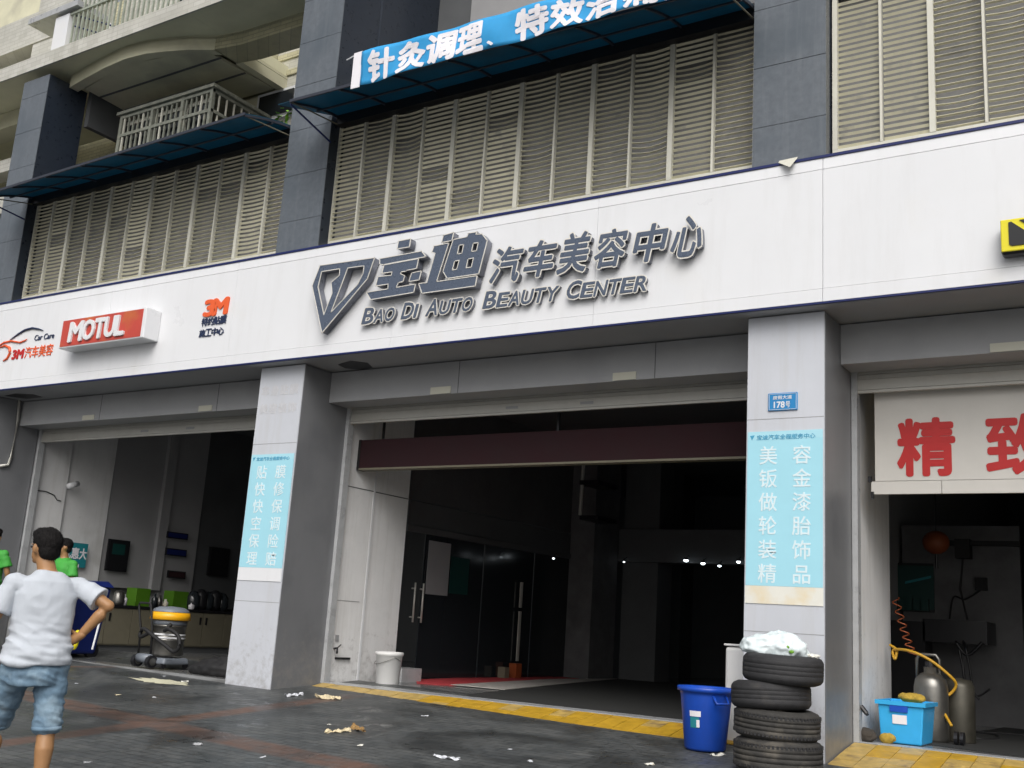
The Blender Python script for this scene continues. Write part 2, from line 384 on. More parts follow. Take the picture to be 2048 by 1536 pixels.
def remesh(mb_or_me, voxel, smooth_it=6, mats='skin', name='body', parent=None, disp=None, loc=None):
    me = mb_or_me.mesh(name, mats) if isinstance(mb_or_me, MB) else mb_or_me
    o = bpy.data.objects.new(name, me); COL.objects.link(o)
    r = o.modifiers.new('r', 'REMESH'); r.mode = 'VOXEL'; r.voxel_size = voxel; r.use_smooth_shade = True
    s = o.modifiers.new('s', 'SMOOTH'); s.iterations = smooth_it; s.factor = .5
    dg = bpy.context.evaluated_depsgraph_get(); dg.update(); nm = bpy.data.meshes.new_from_object(o.evaluated_get(dg))
    COL.objects.unlink(o); bpy.data.objects.remove(o)
    if disp:
        nm.update(); vs = [v.co.copy() for v in nm.vertices]; ns = [v.normal.copy() for v in nm.vertices]
        for v, p, q in zip(nm.vertices, vs, ns): v.co = p + q*disp(p)
    nm.materials.clear(); nm.materials.append(M[mats] if isinstance(mats, str) else mats)
    nm.polygons.foreach_set('use_smooth', [True]*len(nm.polygons)); nm.update()
    return link(name, nm, parent, loc)
def ball(mb, c, rx, ry, rz, n=16, mi=0):
    b = len(mb.v); c = Vector(c); rings = n//2
    for i in range(rings+1):
        th = math.pi*i/rings
        for k in range(n):
            a = 2*math.pi*k/n; mb.v.append((c.x+rx*math.sin(th)*math.cos(a), c.y+ry*math.sin(th)*math.sin(a), c.z-rz*math.cos(th)))
    for i in range(rings):
        for k in range(n):
            k2 = (k+1) % n; mb.f.append((b+i*n+k, b+i*n+k2, b+(i+1)*n+k2, b+(i+1)*n+k)); mb.mi.append(mi)
    return mb
def limb(mb, pts, rs, n=14):
    mb.tube(pts, 0, n, rs=rs)
    for p, r in zip(pts, rs): ball(mb, p, r, r, r, 12)
    return mb


# ================================================================ SETTING: ground, floors
xs = [-400, -120, -60, -40, -30, -24] + [-24+i for i in range(1, 32)] + [8, 14, 30, 80, 300]
ys_ = [-400, -120, -50, -25, -14] + [-13.5+i*.5 for i in range(0, 31)]
mb = MB()
for yy in ys_:
    for xx in xs: mb.v.append((xx, yy, G(xx, yy)))
nx = len(xs)
for j in range(len(ys_)-1):
    for i in range(nx-1): mb.f.append((j*nx+i, j*nx+i+1, (j+1)*nx+i+1, (j+1)*nx+i)); mb.mi.append(0)
tag(mb.build('pavement', 'ground', smooth=True), kind='structure')
tag(box('street_far_ground', 'ground', -400, 300, 2.001, 400, -1.2, -.55), kind='structure')

CXR = (-3.37, -2.68); CXL = (-9.53, -8.82); CXLL = (-15.75, -15.08)
FZ = .13
fl = tag(empty('shop_floor'), kind='structure')
box('floor_slab', 'floor', -8.82, -3.37, .80, 14, -.4, FZ, fl)
box('floor_slab', 'floor', -2.68, 4.5, .80, 14, -.4, FZ, fl)
MB().hexa([(-15.08, .16, -.4), (-9.53, .05, -.4), (-9.53, 8, -.4), (-15.08, 8, -.4), (-15.08, .30, FZ), (-9.53, .05, FZ-.02), (-9.53, 8, FZ), (-15.08, 8, FZ)]).build('floor_slab', 'floor', fl)
box('threshold_strip', 'kerb', -8.81, -3.38, .805, 1.10, FZ-.02, FZ+.005, fl)
box('threshold_strip', 'kerb', -2.66, 4.5, .805, .98, FZ-.02, FZ+.005, fl)
# tiled ramps: each yellow paver its own piece
rp = tag(empty('yellow_ramp'), kind='structure')
def ramp(xa, xb, ya, yb, za, zb, n, rows, m, ts=.2):
    for r in range(rows):
        for i in range(n):
            if xa+(i+1)*ts > xb+.01: break
            x0 = xa+i*ts+.003; x1 = xa+(i+1)*ts-.003
            y0 = ya+(yb-ya)*r/rows+.003; y1 = ya+(yb-ya)*(r+1)/rows-.003
            zf = lambda y: za+(zb-za)*(y-ya)/(yb-ya)
            dz = random.uniform(-.002, .002); w_ = random.uniform(-.0015, .0015)
            a, b_ = zf(y0)+dz, zf(y1)+dz+w_
            MB().hexa([(x0, y0, a-.06), (x1, y0, a-.06), (x1, y1, b_-.06), (x0, y1, b_-.06), (x0, y0, a), (x1, y0, a), (x1, y1, b_), (x0, y1, b_)]).build('tile', m if not callable(m) else m(x0), rp)
MB().hexa([(-8.8, .30, -.3), (-3.37, .30, -.3), (-3.37, .80, -.3), (-8.8, .80, -.3), (-8.8, .32, .03), (-3.37, .32, .03), (-3.37, .80, FZ-.012), (-8.8, .80, FZ-.012)]).build('ramp_bed', 'stone', rp)
MB().hexa([(-2.67, .0, -.3), (4.5, .0, -.3), (4.5, .80, -.3), (-2.67, .80, -.3), (-2.67, .0, -.014), (4.5, .0, -.014), (4.5, .80, FZ-.012), (-2.67, .80, FZ-.012)]).build('ramp_bed', 'stone', rp)
ramp(-8.78, -3.38, .33, .80, .040, FZ, 27, 2, lambda x: 'tile2' if x < -7.3 or random.random() < .06 else 'tile')
ramp(-2.665, 4.4, .0, .80, .0, FZ, 22, 4, lambda x: 'tile2' if random.random() < .35+max(0, (-1.9-x)) else 'tile')

# ================================================================ THE BUILDING
B = empty('building', (0, 0, 0), 'commercial block with dark granite piers, louvred upper windows and open ground floor garages', 'building')
SY = -.18; SZ0, SZ1 = 3.78, 5.155
def column(x0, x1):
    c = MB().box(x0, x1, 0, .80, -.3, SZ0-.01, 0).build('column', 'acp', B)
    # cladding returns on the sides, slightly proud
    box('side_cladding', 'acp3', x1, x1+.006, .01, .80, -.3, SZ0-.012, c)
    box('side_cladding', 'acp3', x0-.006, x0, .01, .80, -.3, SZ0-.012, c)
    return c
colR = column(*CXR); colL = column(*CXL); colLL = column(*CXLL); colRR = column(3.5, 4.19)
for c_, x0, x1 in ((colR, *CXR), (colL, *CXL)):      # fine horizontal joints of the cladding
    for z in (1.0, 2.83): box('joint_line', 'acp2', x0+.002, x1-.002, -.0015, .003, z, z+.006, c_)
# beam behind the sign, shutters' housing
for xa, xb in ((-15.07, -9.54), (-8.81, -3.38), (-2.67, 3.49)):
    b = box('beam', 'acp2', xa, xb, .46, .80, 3.40, SZ0-.012, B)
    x = xa+1.9
    while x < xb-.3:
        box('joint_line', 'walldark', x, x+.008, .4575, .462, 3.402, SZ0-.014, b); x += 2.4
# soffit under the sign
box('soffit', 'acp2', -22, 4.2, SY+.02, .80, SZ0, SZ0+.05, B)
hole = lambda pts: MB().slab(pts, SZ0-.004, SZ0-.001).build('soffit_hole', 'black', B)
hole([(-8.46, .17), (-8.18, .07), (-8.05, .22), (-8.14, .42), (-8.33, .47), (-8.50, .35)])
hole([(-14.95, .08), (-14.6, .02), (-14.35, .15), (-14.4, .33), (-14.8, .34)])
# small cream sensor boxes on the beam
for x0, x1, z0, z1 in ((-7.28, -7.0, 3.405, 3.485), (-4.97, -4.71, 3.405, 3.485), (-11.10, -10.85, 3.41, 3.485), (-13.54, -13.28, 3.41, 3.48), (-1.42, -1.15, 3.405, 3.48)):
    box('beam_sticker', 'led', x0, x1, .448, .458, z0, z1, B)
# rolled shutters with rails
def shutter(x0, x1):
    s = box('roller_shutter', 'steel_sh', x0+.03, x1-.03, .83, .87, 3.21, 3.235, B)
    z = 3.24
    for k in range(4):
        h = (.10, .045, .028, .028)[k]
        if k == 0:
            box('shutter_slat', 'steel_sh', x0+.03, x1-.03, .835, .862, z, z+h-.004, s)
        else: box('shutter_slat', 'steel_sh', x0+.03, x1-.03, .838+.004*(k % 2), .86, z, z+h-.004, s)
        z += h
    box('shutter_box', 'cab', x0+.02, x1-.02, .90, 1.04, 3.35, 3.75, s)
    for xa in ((x0+x1)/2-.4, (x0+x1)/2+.55): box('lock_plate', 'acp2', xa, xa+.16, .830, .836, 3.27, 3.30, s)
    for xa in (x0, x1-.05):
        box('shutter_rail', 'kerb', xa, xa+.05, .802, .90, FZ, 3.45, s)
    return s
shutter(-15.06, -9.54); shutter(-8.815, -3.38); shutter(-2.67, 3.48)

# stone clad piers of the upper floors
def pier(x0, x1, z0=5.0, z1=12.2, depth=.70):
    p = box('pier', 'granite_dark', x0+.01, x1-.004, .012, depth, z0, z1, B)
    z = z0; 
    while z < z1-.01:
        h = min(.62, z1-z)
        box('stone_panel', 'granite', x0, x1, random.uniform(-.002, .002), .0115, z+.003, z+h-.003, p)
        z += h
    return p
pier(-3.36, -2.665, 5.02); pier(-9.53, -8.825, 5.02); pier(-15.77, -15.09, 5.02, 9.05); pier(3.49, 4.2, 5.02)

# louvred windows
LZ0, LZ1, LY = 5.36, 6.93, .20
pitch = .0585
def slat_mesh(wd, sag, ang, nseg=4):
    m_ = MB(); c, s = math.cos(ang), math.sin(ang); hw = .0140; th = .002
    for i in range(nseg+1):
        x = wd*i/nseg; dz = -sag*math.sin(math.pi*i/nseg)
        for a, t in ((-hw, -th), (hw, -th), (hw, th), (-hw, th)):
            m_.v.append((x, a*c-t*s, a*s+t*c+dz))
    for i in range(nseg):
        b = i*4
        for k in range(4):
            k2 = (k+1) % 4; m_.f.append((b+k, b+k2, b+4+k2, b+4+k)); m_.mi.append(0)
    return m_
budget = [290]
def louvre(xa, xb, halves, individual):
    W = empty('louvre_window', (xa, LY, LZ0)); W.parent = B
    hw = (xb-xa)/halves
    fr = MB().box(xa, xb, LY-.03, LY+.03, LZ0-.05, LZ0).box(xa, xb, LY-.03, LY+.03, LZ1, LZ1+.05)
    fr.box(xa, xa+.045, LY-.032, LY+.03, LZ0, LZ1).box(xb-.045, xb, LY-.032, LY+.03, LZ0, LZ1)
    fr.build('frame', 'frame', W)
    vd = box('window_pane', 'shade', xa, xb, LY+.075, LY+.09, LZ0-.1, LZ1+.1, W)
    rest = MB()
    for k in range(1, halves):
        x = xa+k*hw; t = .026 if k % 2 == 0 else .011
        box('mullion', 'frame', x-t, x+t, LY-.034, LY+.02, LZ0, LZ1, W)
    for k in range(halves):
        x0 = xa+k*hw+.02; wd = hw-.04
        style = random.random(); sag = random.choice([0, .002, .004, .009, .016]); ang = math.radians(-random.choice([16, 22, 32, 46, 58]))
        ind = individual(k) and budget[0] > 0
        me = slat_mesh(wd, sag, ang).mesh('slat', 'cream')
        me2 = slat_mesh(wd, sag+.013, ang*.3).mesh('slat', 'cream')
        n = int((LZ1-LZ0)/pitch); k0 = random.randint(2, n)
        for i in range(n):
            z = LZ0+.03+i*pitch
            use = me2 if (i > k0 and i < k0+4) else me
            if ind and budget[0] > 0:
                o = link('slat', use, W, (x0, LY, z)); o.matrix_parent_inverse = world(W).inverted(); budget[0] -= 1
            else:
                b = len(rest.v)
                rest.v += [(v.co.x+x0, v.co.y+LY, v.co.z+z) for v in use.vertices]
                for p in use.polygons: rest.f.append(tuple(b+q for q in p.vertices)); rest.mi.append(0)
    if rest.v: tag(rest.build('slat', 'cream', W), kind='stuff')
louvre(-2.655, 3.48, 14, lambda k: k < 4)
louvre(-8.87, -3.38, 12, lambda k: k >= 5)
louvre(-15.13, -9.56, 12, lambda k: False)
box('upper_lintel', 'granite_dark', -15.1, 3.5, .17, .55, LZ1+.05, LZ1+.16, B)
box('window_sill', 'frame', -22, 4.2, .168, .55, 5.06, LZ0-.052, B)
# body of the building behind (closes the rooms)
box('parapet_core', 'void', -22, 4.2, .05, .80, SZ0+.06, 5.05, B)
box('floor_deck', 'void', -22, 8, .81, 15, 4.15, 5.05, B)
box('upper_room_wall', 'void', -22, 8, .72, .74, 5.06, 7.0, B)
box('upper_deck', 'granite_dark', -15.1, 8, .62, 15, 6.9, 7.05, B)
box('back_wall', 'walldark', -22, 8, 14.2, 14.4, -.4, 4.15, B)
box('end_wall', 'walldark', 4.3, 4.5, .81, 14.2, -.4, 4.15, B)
box('end_wall', 'wallgrey', -22, -15.80, .46, .60, -.4, SZ0-.01, B)

# ---- recess above the main bay, behind the banner
box('recess_wall', 'walldark', -8.8, -3.4, 1.9, 2.0, 7.05, 12.2, B)
box('recess_wall', 'wallgrey', -8.2, -6.55, 1.86, 1.9, 7.05, 12.2, B)
box('recess_wall', 'wallgrey', -4.75, -3.4, 1.4, 1.86, 7.05, 9.1, B)
box('recess_side_wall', 'granite_dark', -8.84, -8.80, .70, 1.9, 7.05, 12.2, B)
box('recess_roof', 'walldark', -8.8, -3.4, .1, 2.0, 12.0, 12.2, B)
r = empty('window_railing', (-8.7, .62, 7.05)); r.parent = B
for k in range(10): box('bar', 'frame', -8.72+k*.13, -8.69+k*.13, .62, .65, 7.05, 7.95-k*.012, r)
box('top_rail', 'granite_dark', -8.78, -7.3, .60, .67, 7.95, 8.0, r)
# right of the right pier the louvres simply go on upward
box('upper_wall_right', 'void', -2.66, 4.2, .4, .7, 7.0, 12.2, B)

# ---- rooms of the ground floor
# left shop (glass room), its left wall with shallow pilasters
box('room_wall', 'wallgrey', -15.5, -15.32, .81, 8, FZ-.3, 4.14, B)
box('wall_panel', 'white', -15.31, -15.10, .90, 1.45, FZ, 4.10, B)
box('wall_panel', 'white', -15.31, -15.14, 1.452, 2.30, FZ, 4.10, B)
box('wall_panel', 'wallgrey', -15.31, -15.16, 2.302, 3.33, 1.12, 4.10, B)
box('wall_panel', 'wallgrey', -15.31, -15.08, 3.332, 3.52, 1.12, 4.10, B)
box('wall_panel', 'wallgrey', -15.31, -15.14, 3.522, 4.25, .88, 4.10, B)
box('wall_panel', 'walldark', -15.31, -15.18, 4.252, 7.9, .88, 4.10, B)
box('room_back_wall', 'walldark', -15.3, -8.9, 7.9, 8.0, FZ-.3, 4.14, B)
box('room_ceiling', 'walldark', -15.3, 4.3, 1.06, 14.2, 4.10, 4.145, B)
# main bay: left jamb wall, glass partition with frame
box('jamb_wall', 'white', -9.4, -8.83, .905, 1.46, FZ-.05, 4.10, B)
box('jamb_wall', 'white', -9.4, -8.845, 1.462, 2.20, FZ-.05, 4.10, B)
box('jamb_corner', 'sign', -8.844, -8.826, 1.462, 1.50, FZ-.05, 4.10, B)
for z in (2.455,): box('joint_line', 'walldark', -8.829, -8.826, .91, 1.46, z, z+.012, B); box('joint_line', 'walldark', -8.844, -8.841, 1.50, 2.19, z, z+.012, B)
box('joint_line', 'wallgrey', -8.829, -8.827, .96, 1.38, 1.08, 1.088, B)
box('plinth', 'kerb', -8.98, -8.72, 2.21, 2.62, FZ-.02, .30, B)
GP = empty('glass_partition', (-9.25, 2.5, FZ)); GP.parent = B
def gq(y, z): return (-9+(y+9)*1.0476, .916+(z-.916)*1.0476)
def gbox(name, m, xa, xb, y0, y1, z0, z1):
    (a, c), (b, d) = gq(y0, z0), gq(y1, z1); c = FZ if z0 <= FZ else c
    return box(name, m, -9.25+xa, -9.25+xb, a, b, c, d, GP)
gbox('transom', 'walldark', -.04, .02, 2.205, 7.28, 2.05, 2.13)
gbox('glass_pane', 'darkglass', -.02, -.008, 2.63, 4.05, FZ, 2.045)
gbox('glass_pane', 'darkglass', -.02, -.008, 4.08, 5.45, FZ, 2.045)
gbox('glass_pane', 'darkglass', -.02, -.008, 5.48, 7.25, FZ, 2.045)
gbox('upper_panel', 'walldark', -.04, .0, 2.205, 7.28, 2.135, 2.45)
gbox('upper_panel', 'void', -.04, -.01, 2.205, 7.28, 2.47, 4.0)
for yy in (2.42, 2.60):
    (a, c), (_, d) = gq(yy, .88), gq(yy, 1.39)
    MB().tube([(-9.20, a, c), (-9.20, a, d)], .014).tube([(-9.20, a, d-.08), (-9.26, a, d-.08)], .01).tube([(-9.20, a, c+.07), (-9.26, a, c+.07)], .01).build('door_handle', 'steel_sh', GP, True)
(a, c), (_, d) = gq(5.06, .41), gq(5.06, 1.57)
MB().box(-9.22, -9.20, a-.03, a+.03, c, c+.76).box(-9.22, -9.20, a-.03, a+.03, c+.82, d).build('door_handle', 'steel_sh', GP)
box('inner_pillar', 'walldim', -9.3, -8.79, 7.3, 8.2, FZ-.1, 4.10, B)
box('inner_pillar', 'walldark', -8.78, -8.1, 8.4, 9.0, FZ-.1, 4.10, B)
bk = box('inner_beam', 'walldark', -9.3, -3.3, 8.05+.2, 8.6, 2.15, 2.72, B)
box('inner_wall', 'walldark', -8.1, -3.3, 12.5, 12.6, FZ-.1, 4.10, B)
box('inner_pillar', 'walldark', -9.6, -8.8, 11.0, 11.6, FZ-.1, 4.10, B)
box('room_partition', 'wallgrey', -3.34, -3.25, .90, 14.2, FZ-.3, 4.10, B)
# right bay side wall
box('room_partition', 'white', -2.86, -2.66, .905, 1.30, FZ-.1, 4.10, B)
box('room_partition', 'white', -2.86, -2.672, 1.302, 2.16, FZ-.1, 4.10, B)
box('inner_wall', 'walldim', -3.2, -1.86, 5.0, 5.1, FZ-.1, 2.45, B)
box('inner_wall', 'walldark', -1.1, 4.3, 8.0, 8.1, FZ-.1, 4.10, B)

# ---- upper left: recessed balcony under the curved slab, walls of pale tile
def curve(xa, xb, n, f): return [(xa+(xb-xa)*i/n, f(i/n)) for i in range(n+1)]
arc = [(-15.08, .36), (-14.58, .28), (-14.0, .20), (-13.43, .16), (-13.0, .20), (-12.68, .29), (-12.3, .42), (-11.95, .60), (-11.5, .68), (-9.55, .72)]
S = MB().slab(arc + [(-9.55, 1.16), (-11.84, 1.16), (-11.84, 2.0), (-15.08, 2.0)], 9.16, 9.20).build('balcony_soffit', 'soffit', B)
def strip(pts, z0, z1, th, name, m, parent):
    q = MB(); n = len(pts)
    for (x, y) in pts: q.v += [(x, y, z0), (x, y, z1), (x, y+th, z0), (x, y+th, z1)]
    for i in range(n-1):
        a, b = i*4, i*4+4
        for f in ((a, b, b+1, a+1), (a+2, a+3, b+3, b+2), (a, a+2, b+2, b), (a+1, b+1, b+3, a+3)): q.f.append(f); q.mi.append(0)
    return q.build(name, m, parent)
strip(arc[:8], 8.98, 9.19, .16, 'curved_downstand', 'soffit', B)
strip([(-11.95, .60), (-11.5, .68), (-9.55, .72)], 8.99, 9.25, .45, 'tiled_downstand', 'walltile', B)
box('side_beam', 'soffit', -11.98, -11.84, 1.06, 2.0, 8.98, 9.15, B)
box('side_beam', 'walldark', -15.08, -14.98, .72, 2.0, 8.44, 9.15, B)
inner = [(-14.9, .52), (-14.0, .36), (-13.43, .32), (-12.68, .45), (-12.1, .66), (-12.0, 1.9), (-14.97, 1.9)]
MB().slab(inner, 8.99, 9.03).build('recess_ceiling', 'soffit', B)
for y in (.8, 1.3): box('ceiling_batten', 'walldark', -14.9, -12.05, y, y+.03, 8.975, 8.992, B)
box('balcony_slab', 'slabpaint', -22, -11.85, -.06, 2.2, 9.21, 9.38, B); box('balcony_slab', 'slabpaint', -11.848, -9.54, -.06, 1.16, 9.21, 9.38, B)
e = box('slab_edge', 'walltile2', -22, -9.54, -.09, -.061, 9.16, 9.40, B)
# back wall of the recess
bw = box('recess_back_wall', 'walltile', -15.0, -12.11, 2.0, 2.1, 7.05, 9.15, B); box('recess_back_wall', 'walltile2', -12.10, -9.5, 2.002, 2.1, 7.05, 12.2, B)
for zz in (9.22, 9.52, 9.80): box('wall_band', 'walltile', -12.09, -9.5, 1.975, 2.0, zz, zz+.10, B)
box('side_window', 'sign', -15.0, -14.35, 1.9, 1.96, 7.2, 8.35, B); box('side_window', 'wallgrey', -14.72, -14.35, 1.88, 1.898, 7.2, 8.35, B)
box('wall_band', 'soffit', -12.95, -11.9, 1.96, 2.0, 8.66, 8.97, B)
box('wall_return', 'walltile', -12.4, -12.11, 1.2, 1.998, 9.39, 12.2, B)

# narrow block seen between the soffit and the middle pier
box('block_wall', 'walltile2', -12.0, -9.5, 3.2, 3.3, 7.05, 12.3, B)
wb = box('block_window', 'darkglass', -12.35, -11.6, 1.93, 1.95, 8.55, 8.93, B)
box('window_surround', 'sign', -12.42, -11.52, 1.955, 1.999, 8.49, 8.99, B)
# side walls left of the left pier
lw = box('outer_wall', 'walltile', -22, -15.78, 2.4, 2.5, 5.1, 12.3, B)
for z0, z1, m_, y0 in ((9.95, 10.12, 'walltile2', .75), (10.52, 11.15, 'walltile2', .78), (8.9, 9.20, 'soffit', .7), (8.1, 8.34, 'walltile2', .8), (7.3, 7.75, 'walltile2', .8)):
    box('wall_band', m_, -22, -15.3 if z0 > 9.3 else -15.78, y0, 1.1, z0, z1, B)
box('wall_pier', 'walltile2', -17.12, -16.25, .80, 1.1, 9.95, 12.3, B)
box('window_soffit', 'soffit', -22, -17.13, 1.1, 2.4, 10.52, 10.58, B)
box('window_glass', 'darkglass', -22, -17.13, 1.5, 1.52, 9.95, 10.52, B)
box('window_blind', 'soffit', -22, -17.13, 1.2, 1.25, 11.16, 12.3, B)
cap = box('slab_post', 'sign', -15.12, -14.76, -.04, .3, 9.385, 10.02, B)
box('sloping_cap', 'kerb', -15.8, -14.5, -.10, .5, 10.06, 10.16, B)
box('upper_wall', 'walltile2', -15.78, -12.41, 1.6, 1.7, 9.4, 12.3, B)
box('upper_window', 'darkglass', -14.2, -12.6, 1.55, 1.598, 9.6, 11.6, B)
BR = empty('balcony_railing', (-14.7, -.02, 9.4)); BR.parent = B
for k in range(46):
    x = -14.68+k*.115; yb = -.02-.0*k
    MB().box(x, x+.028, yb, yb+.028, 9.405, 10.25).build('bar', 'rail', BR)
for z in (9.98, 10.25): box('rail', 'rail', -14.75, -9.55, -.035, .02, z, z+.035, BR)
for k in range(6): box('bar', 'sign', -14.72, -14.69, .15+k*.16, .18+k*.16, 9.405, 10.2, BR)
MB().tube([(-14.7, -.0, 9.99), (-14.1, .5, 9.85)], .015).tube([(-14.7, -.0, 9.8), (-14.1, .5, 9.66)], .015).build('brace', 'blue_dark', BR)

# burglar cage on the recessed window
CG = empty('window_cage', (-14.2, .8, 7.05), 'weathered metal burglar cage around the recessed window above the left canopy', 'window cage')
x0, x1, y0, y1, z0, z1 = -14.25, -12.1, .80, 1.95, 7.06, 8.50
box('cage_roof', 'cagebar', x0-.05, x1+.05, y0-.04, y1, z1, z1+.05, CG)
fr = MB()
for z in (7.62, 8.12, 8.44): fr.box(x0, x1, y0, y0+.04, z, z+.05); fr.box(x1-.04, x1, y0, y1, z, z+.05)
for x in (x0, -13.5, -12.8, x1-.06): fr.box(x, x+.06, y0-.003, y0+.05, z0, z1)
fr.build('cage_frame', 'cagebar', CG)
for k in range(19):
    x = x0+.09+k*.112
    box('bar', 'cagebar' if k % 4 else 'frame', x, x+.024, y0+.01, y0+.034, z0, z1-.05, CG)
for k in range(7): box('bar', 'frame', x1-.03, x1-.008, y0+.14+k*.15, y0+.16+k*.15, z0, z1-.05, CG)
box('shelf', 'cab', x0, x1, y0+.05, y1, 7.05, 7.08, CG)
box('window_pane', 'darkglass', x0+.05, x1-.08, y0+.12, y0+.13, 7.70, 8.40, CG); box('lower_panel', 'walldark', x0+.05, x1-.08, y0+.12, y0+.13, 7.06, 7.66, CG)
for xx in (-13.52, -12.82): box('window_frame', 'frame', xx, xx+.07, y0+.10, y0+.118, 7.68, 8.42, CG)
box('window_frame', 'frame', x0+.05, x1-.08, y0+.10, y0+.118, 8.36, 8.42, CG)
# cloth hanging on the cage's left
o = MB().hexa([(-15.0, .85, 7.05), (-14.35, .85, 7.05), (-14.35, 1.1, 7.05), (-15.0, 1.1, 7.05), (-14.9, .9, 7.28), (-14.4, .9, 7.42), (-14.4, 1.05, 7.42), (-14.9, 1.05, 7.28)]).build('folded_cloth', 'carpet_red')
bevel(o, .04, 3); tag(o, 'dull red cloth bundle lying above the left end of the left blue canopy', 'cloth')

# ================================================================ SHOP SIGN FASCIA
FA = empty('shop_fascia', (-9, SY, SZ0), 'long white shop fascia board above the garage openings, thin navy strips added as colour fringes', 'fascia')
seams = [-22, -17.28, -14.84, -12.40, -9.96, -7.40, -4.88, -2.64, 1.0, 4.3]
for a, b in zip(seams[:-1], seams[1:]):
    g = .0015 if a not in (-2.64,) else .003
    box('fascia_panel', 'sign', a+g, b-.0015, SY, SY+.03, SZ0+.142, SZ1-.132, FA)
    box('lower_strip', 'sign', a+g, b-.0015, SY-.006, SY+.03, SZ0+.022, SZ0+.137, FA)
    # top strip leans back a little
    q = MB().hexa([(a+g, SY, SZ1-.127), (b-.0015, SY, SZ1-.127), (b-.0015, SY+.03, SZ1-.127), (a+g, SY+.03, SZ1-.127),
                   (a+g, SY+.006, SZ1-.022), (b-.0015, SY+.006, SZ1-.022), (b-.0015, SY+.06, SZ1-.022), (a+g, SY+.06, SZ1-.022)])
    q.build('upper_strip', 'sign', FA)
box('edge_fringe', 'navy', -22, 4.3, SY-.004, SY+.03, SZ0+.004, SZ0+.020, FA)  # navy strips added to draw colour fringing along the board edges
box('edge_fringe', 'navy', -22, 4.3, SY-.004, SY+.06, SZ1-.020, SZ1+.006, FA)
box('fascia_top', 'acp', -22, 4.3, SY+.061, -.004, SZ1-.03, SZ1-.006, FA)
# bent corner of cladding at the top edge
fp = MB(); A, Bb, Cc, Dd = PY(1557, 326, SY), PY(1594, 318, SY), PY(1580, 334, SY-.09), PY(1570, 322, SY+.03)
fp.v = [tuple(A+Vector((0, -.006, 0))), tuple(Bb+Vector((0, -.006, 0))), tuple(Cc), tuple(A+Vector((0, .02, .03))), tuple(Bb+Vector((0, .02, .03)))]
fp.f = [(0, 2, 1), (0, 1, 4, 3), (0, 3, 2), (1, 2, 4), (2, 3, 4)]; fp.mi = [0]*5
fp.build('bent_flap', 'frame', FA)

# ---- big raised lettering
LT = empty('shop_lettering', (-8.6, SY, 4.0), 'raised steel lettering of the car beauty centre with shield emblem, centre of the white fascia', 'lettering')
D0 = .095
def poly_letter(name, outer, holes=(), depth=D0, y=None, stroke=True):
    """traced outline -> polygon with holes (built as a filled curve) with real depth standing off the fascia"""
    y = SY-.018-depth if y is None else y
    c = bpy.data.curves.new(name, 'CURVE'); c.dimensions = '2D'; c.fill_mode = 'BOTH'; c.extrude = depth/2
    for poly in (outer, *holes):
        s = c.splines.new('POLY'); s.points.add(len(poly)-1); s.use_cyclic_u = True
        for pt, (u, v) in zip(s.points, poly):
            P = PY(u, v, y); pt.co = (P.x, P.z, 0, 1)
    o = bpy.data.objects.new(name, c); COL.objects.link(o)
    dg = bpy.context.evaluated_depsgraph_get(); me = bpy.data.meshes.new_from_object(o.evaluated_get(dg))
    COL.objects.unlink(o); bpy.data.objects.remove(o)
    for v in me.vertices: v.co = (v.co.x, y+depth/2-v.co.z, v.co.y)
    me.materials.clear()
    for m_ in ('letter', 'letter_side'): me.materials.append(M[m_])
    me.update()
    for p in me.polygons: p.material_index = 1 if abs(p.normal.y) < .5 else 0
    lo = link(name, me, LT)
    # pale strips paint an edge highlight, a hair proud of the face
    rim = MB()
    for poly in (outer, *holes):
        pts = [PY(u, v, y) for u, v in poly]
        for i in range(len(pts)):
            a, b = pts[i], pts[(i+1) % len(pts)]
            t = (b-a); t.y = 0
            if t.length < .001: continue
            t.normalize(); nn = Vector((-t.z, 0, t.x))*.0045
            a2 = a-t*.004; b2 = b+t*.004
            rim.hexa([(a2-nn)+Vector((0, -.004, 0)), (b2-nn)+Vector((0, -.004, 0)), (b2-nn)+Vector((0, .004, 0)), (a2-nn)+Vector((0, .004, 0)),
                      (a2+nn)+Vector((0, -.004, 0)), (b2+nn)+Vector((0, -.004, 0)), (b2+nn)+Vector((0, .004, 0)), (a2+nn)+Vector((0, .004, 0))])
    rim.build('rim', 'letter_highlight', lo)
    return lo
Z6 = lambda L: [(600+x/5.12, 450+y/5.12) for x, y in L]
poly_letter('emblem', Z6([(205, 415), (765, 335), (690, 550), (225, 1105), (125, 625)]),
            [Z6([(222, 478), (408, 448), (405, 515), (320, 590), (330, 700), (245, 920), (185, 635)]),
             Z6([(490, 440), (658, 418), (645, 500), (590, 610), (318, 895)])])
poly_letter('letter', Z6([(1010, 165), (1135, 140), (1120, 225), (995, 245)]))
poly_letter('letter', Z6([(818, 345), (1245, 268), (1290, 325), (860, 405), (818, 405)]))
poly_letter('letter', Z6([(862, 410), (1215, 345), (1195, 445), (1095, 465), (1085, 475), (1035, 480), (1030, 500), (1075, 520), (1055, 580), (1010, 590), (985, 640), (1185, 605), (1165, 690),
                          (725, 765), (680, 690), (900, 655), (905, 605), (775, 625), (800, 530), (935, 515), (945, 480), (840, 495)]))
poly_letter('letter', Z6([(1145, 492), (1245, 470), (1220, 562), (1115, 580)]))
poly_letter('letter', Z6([(1470, 105), (1575, 75), (1555, 160), (1450, 180)]))
poly_letter('letter', Z6([(1375, 215), (1525, 185), (1400, 580), (1815, 520), (1795, 625), (1250, 700), (1215, 600), (1300, 590), (1385, 290), (1350, 280)]))
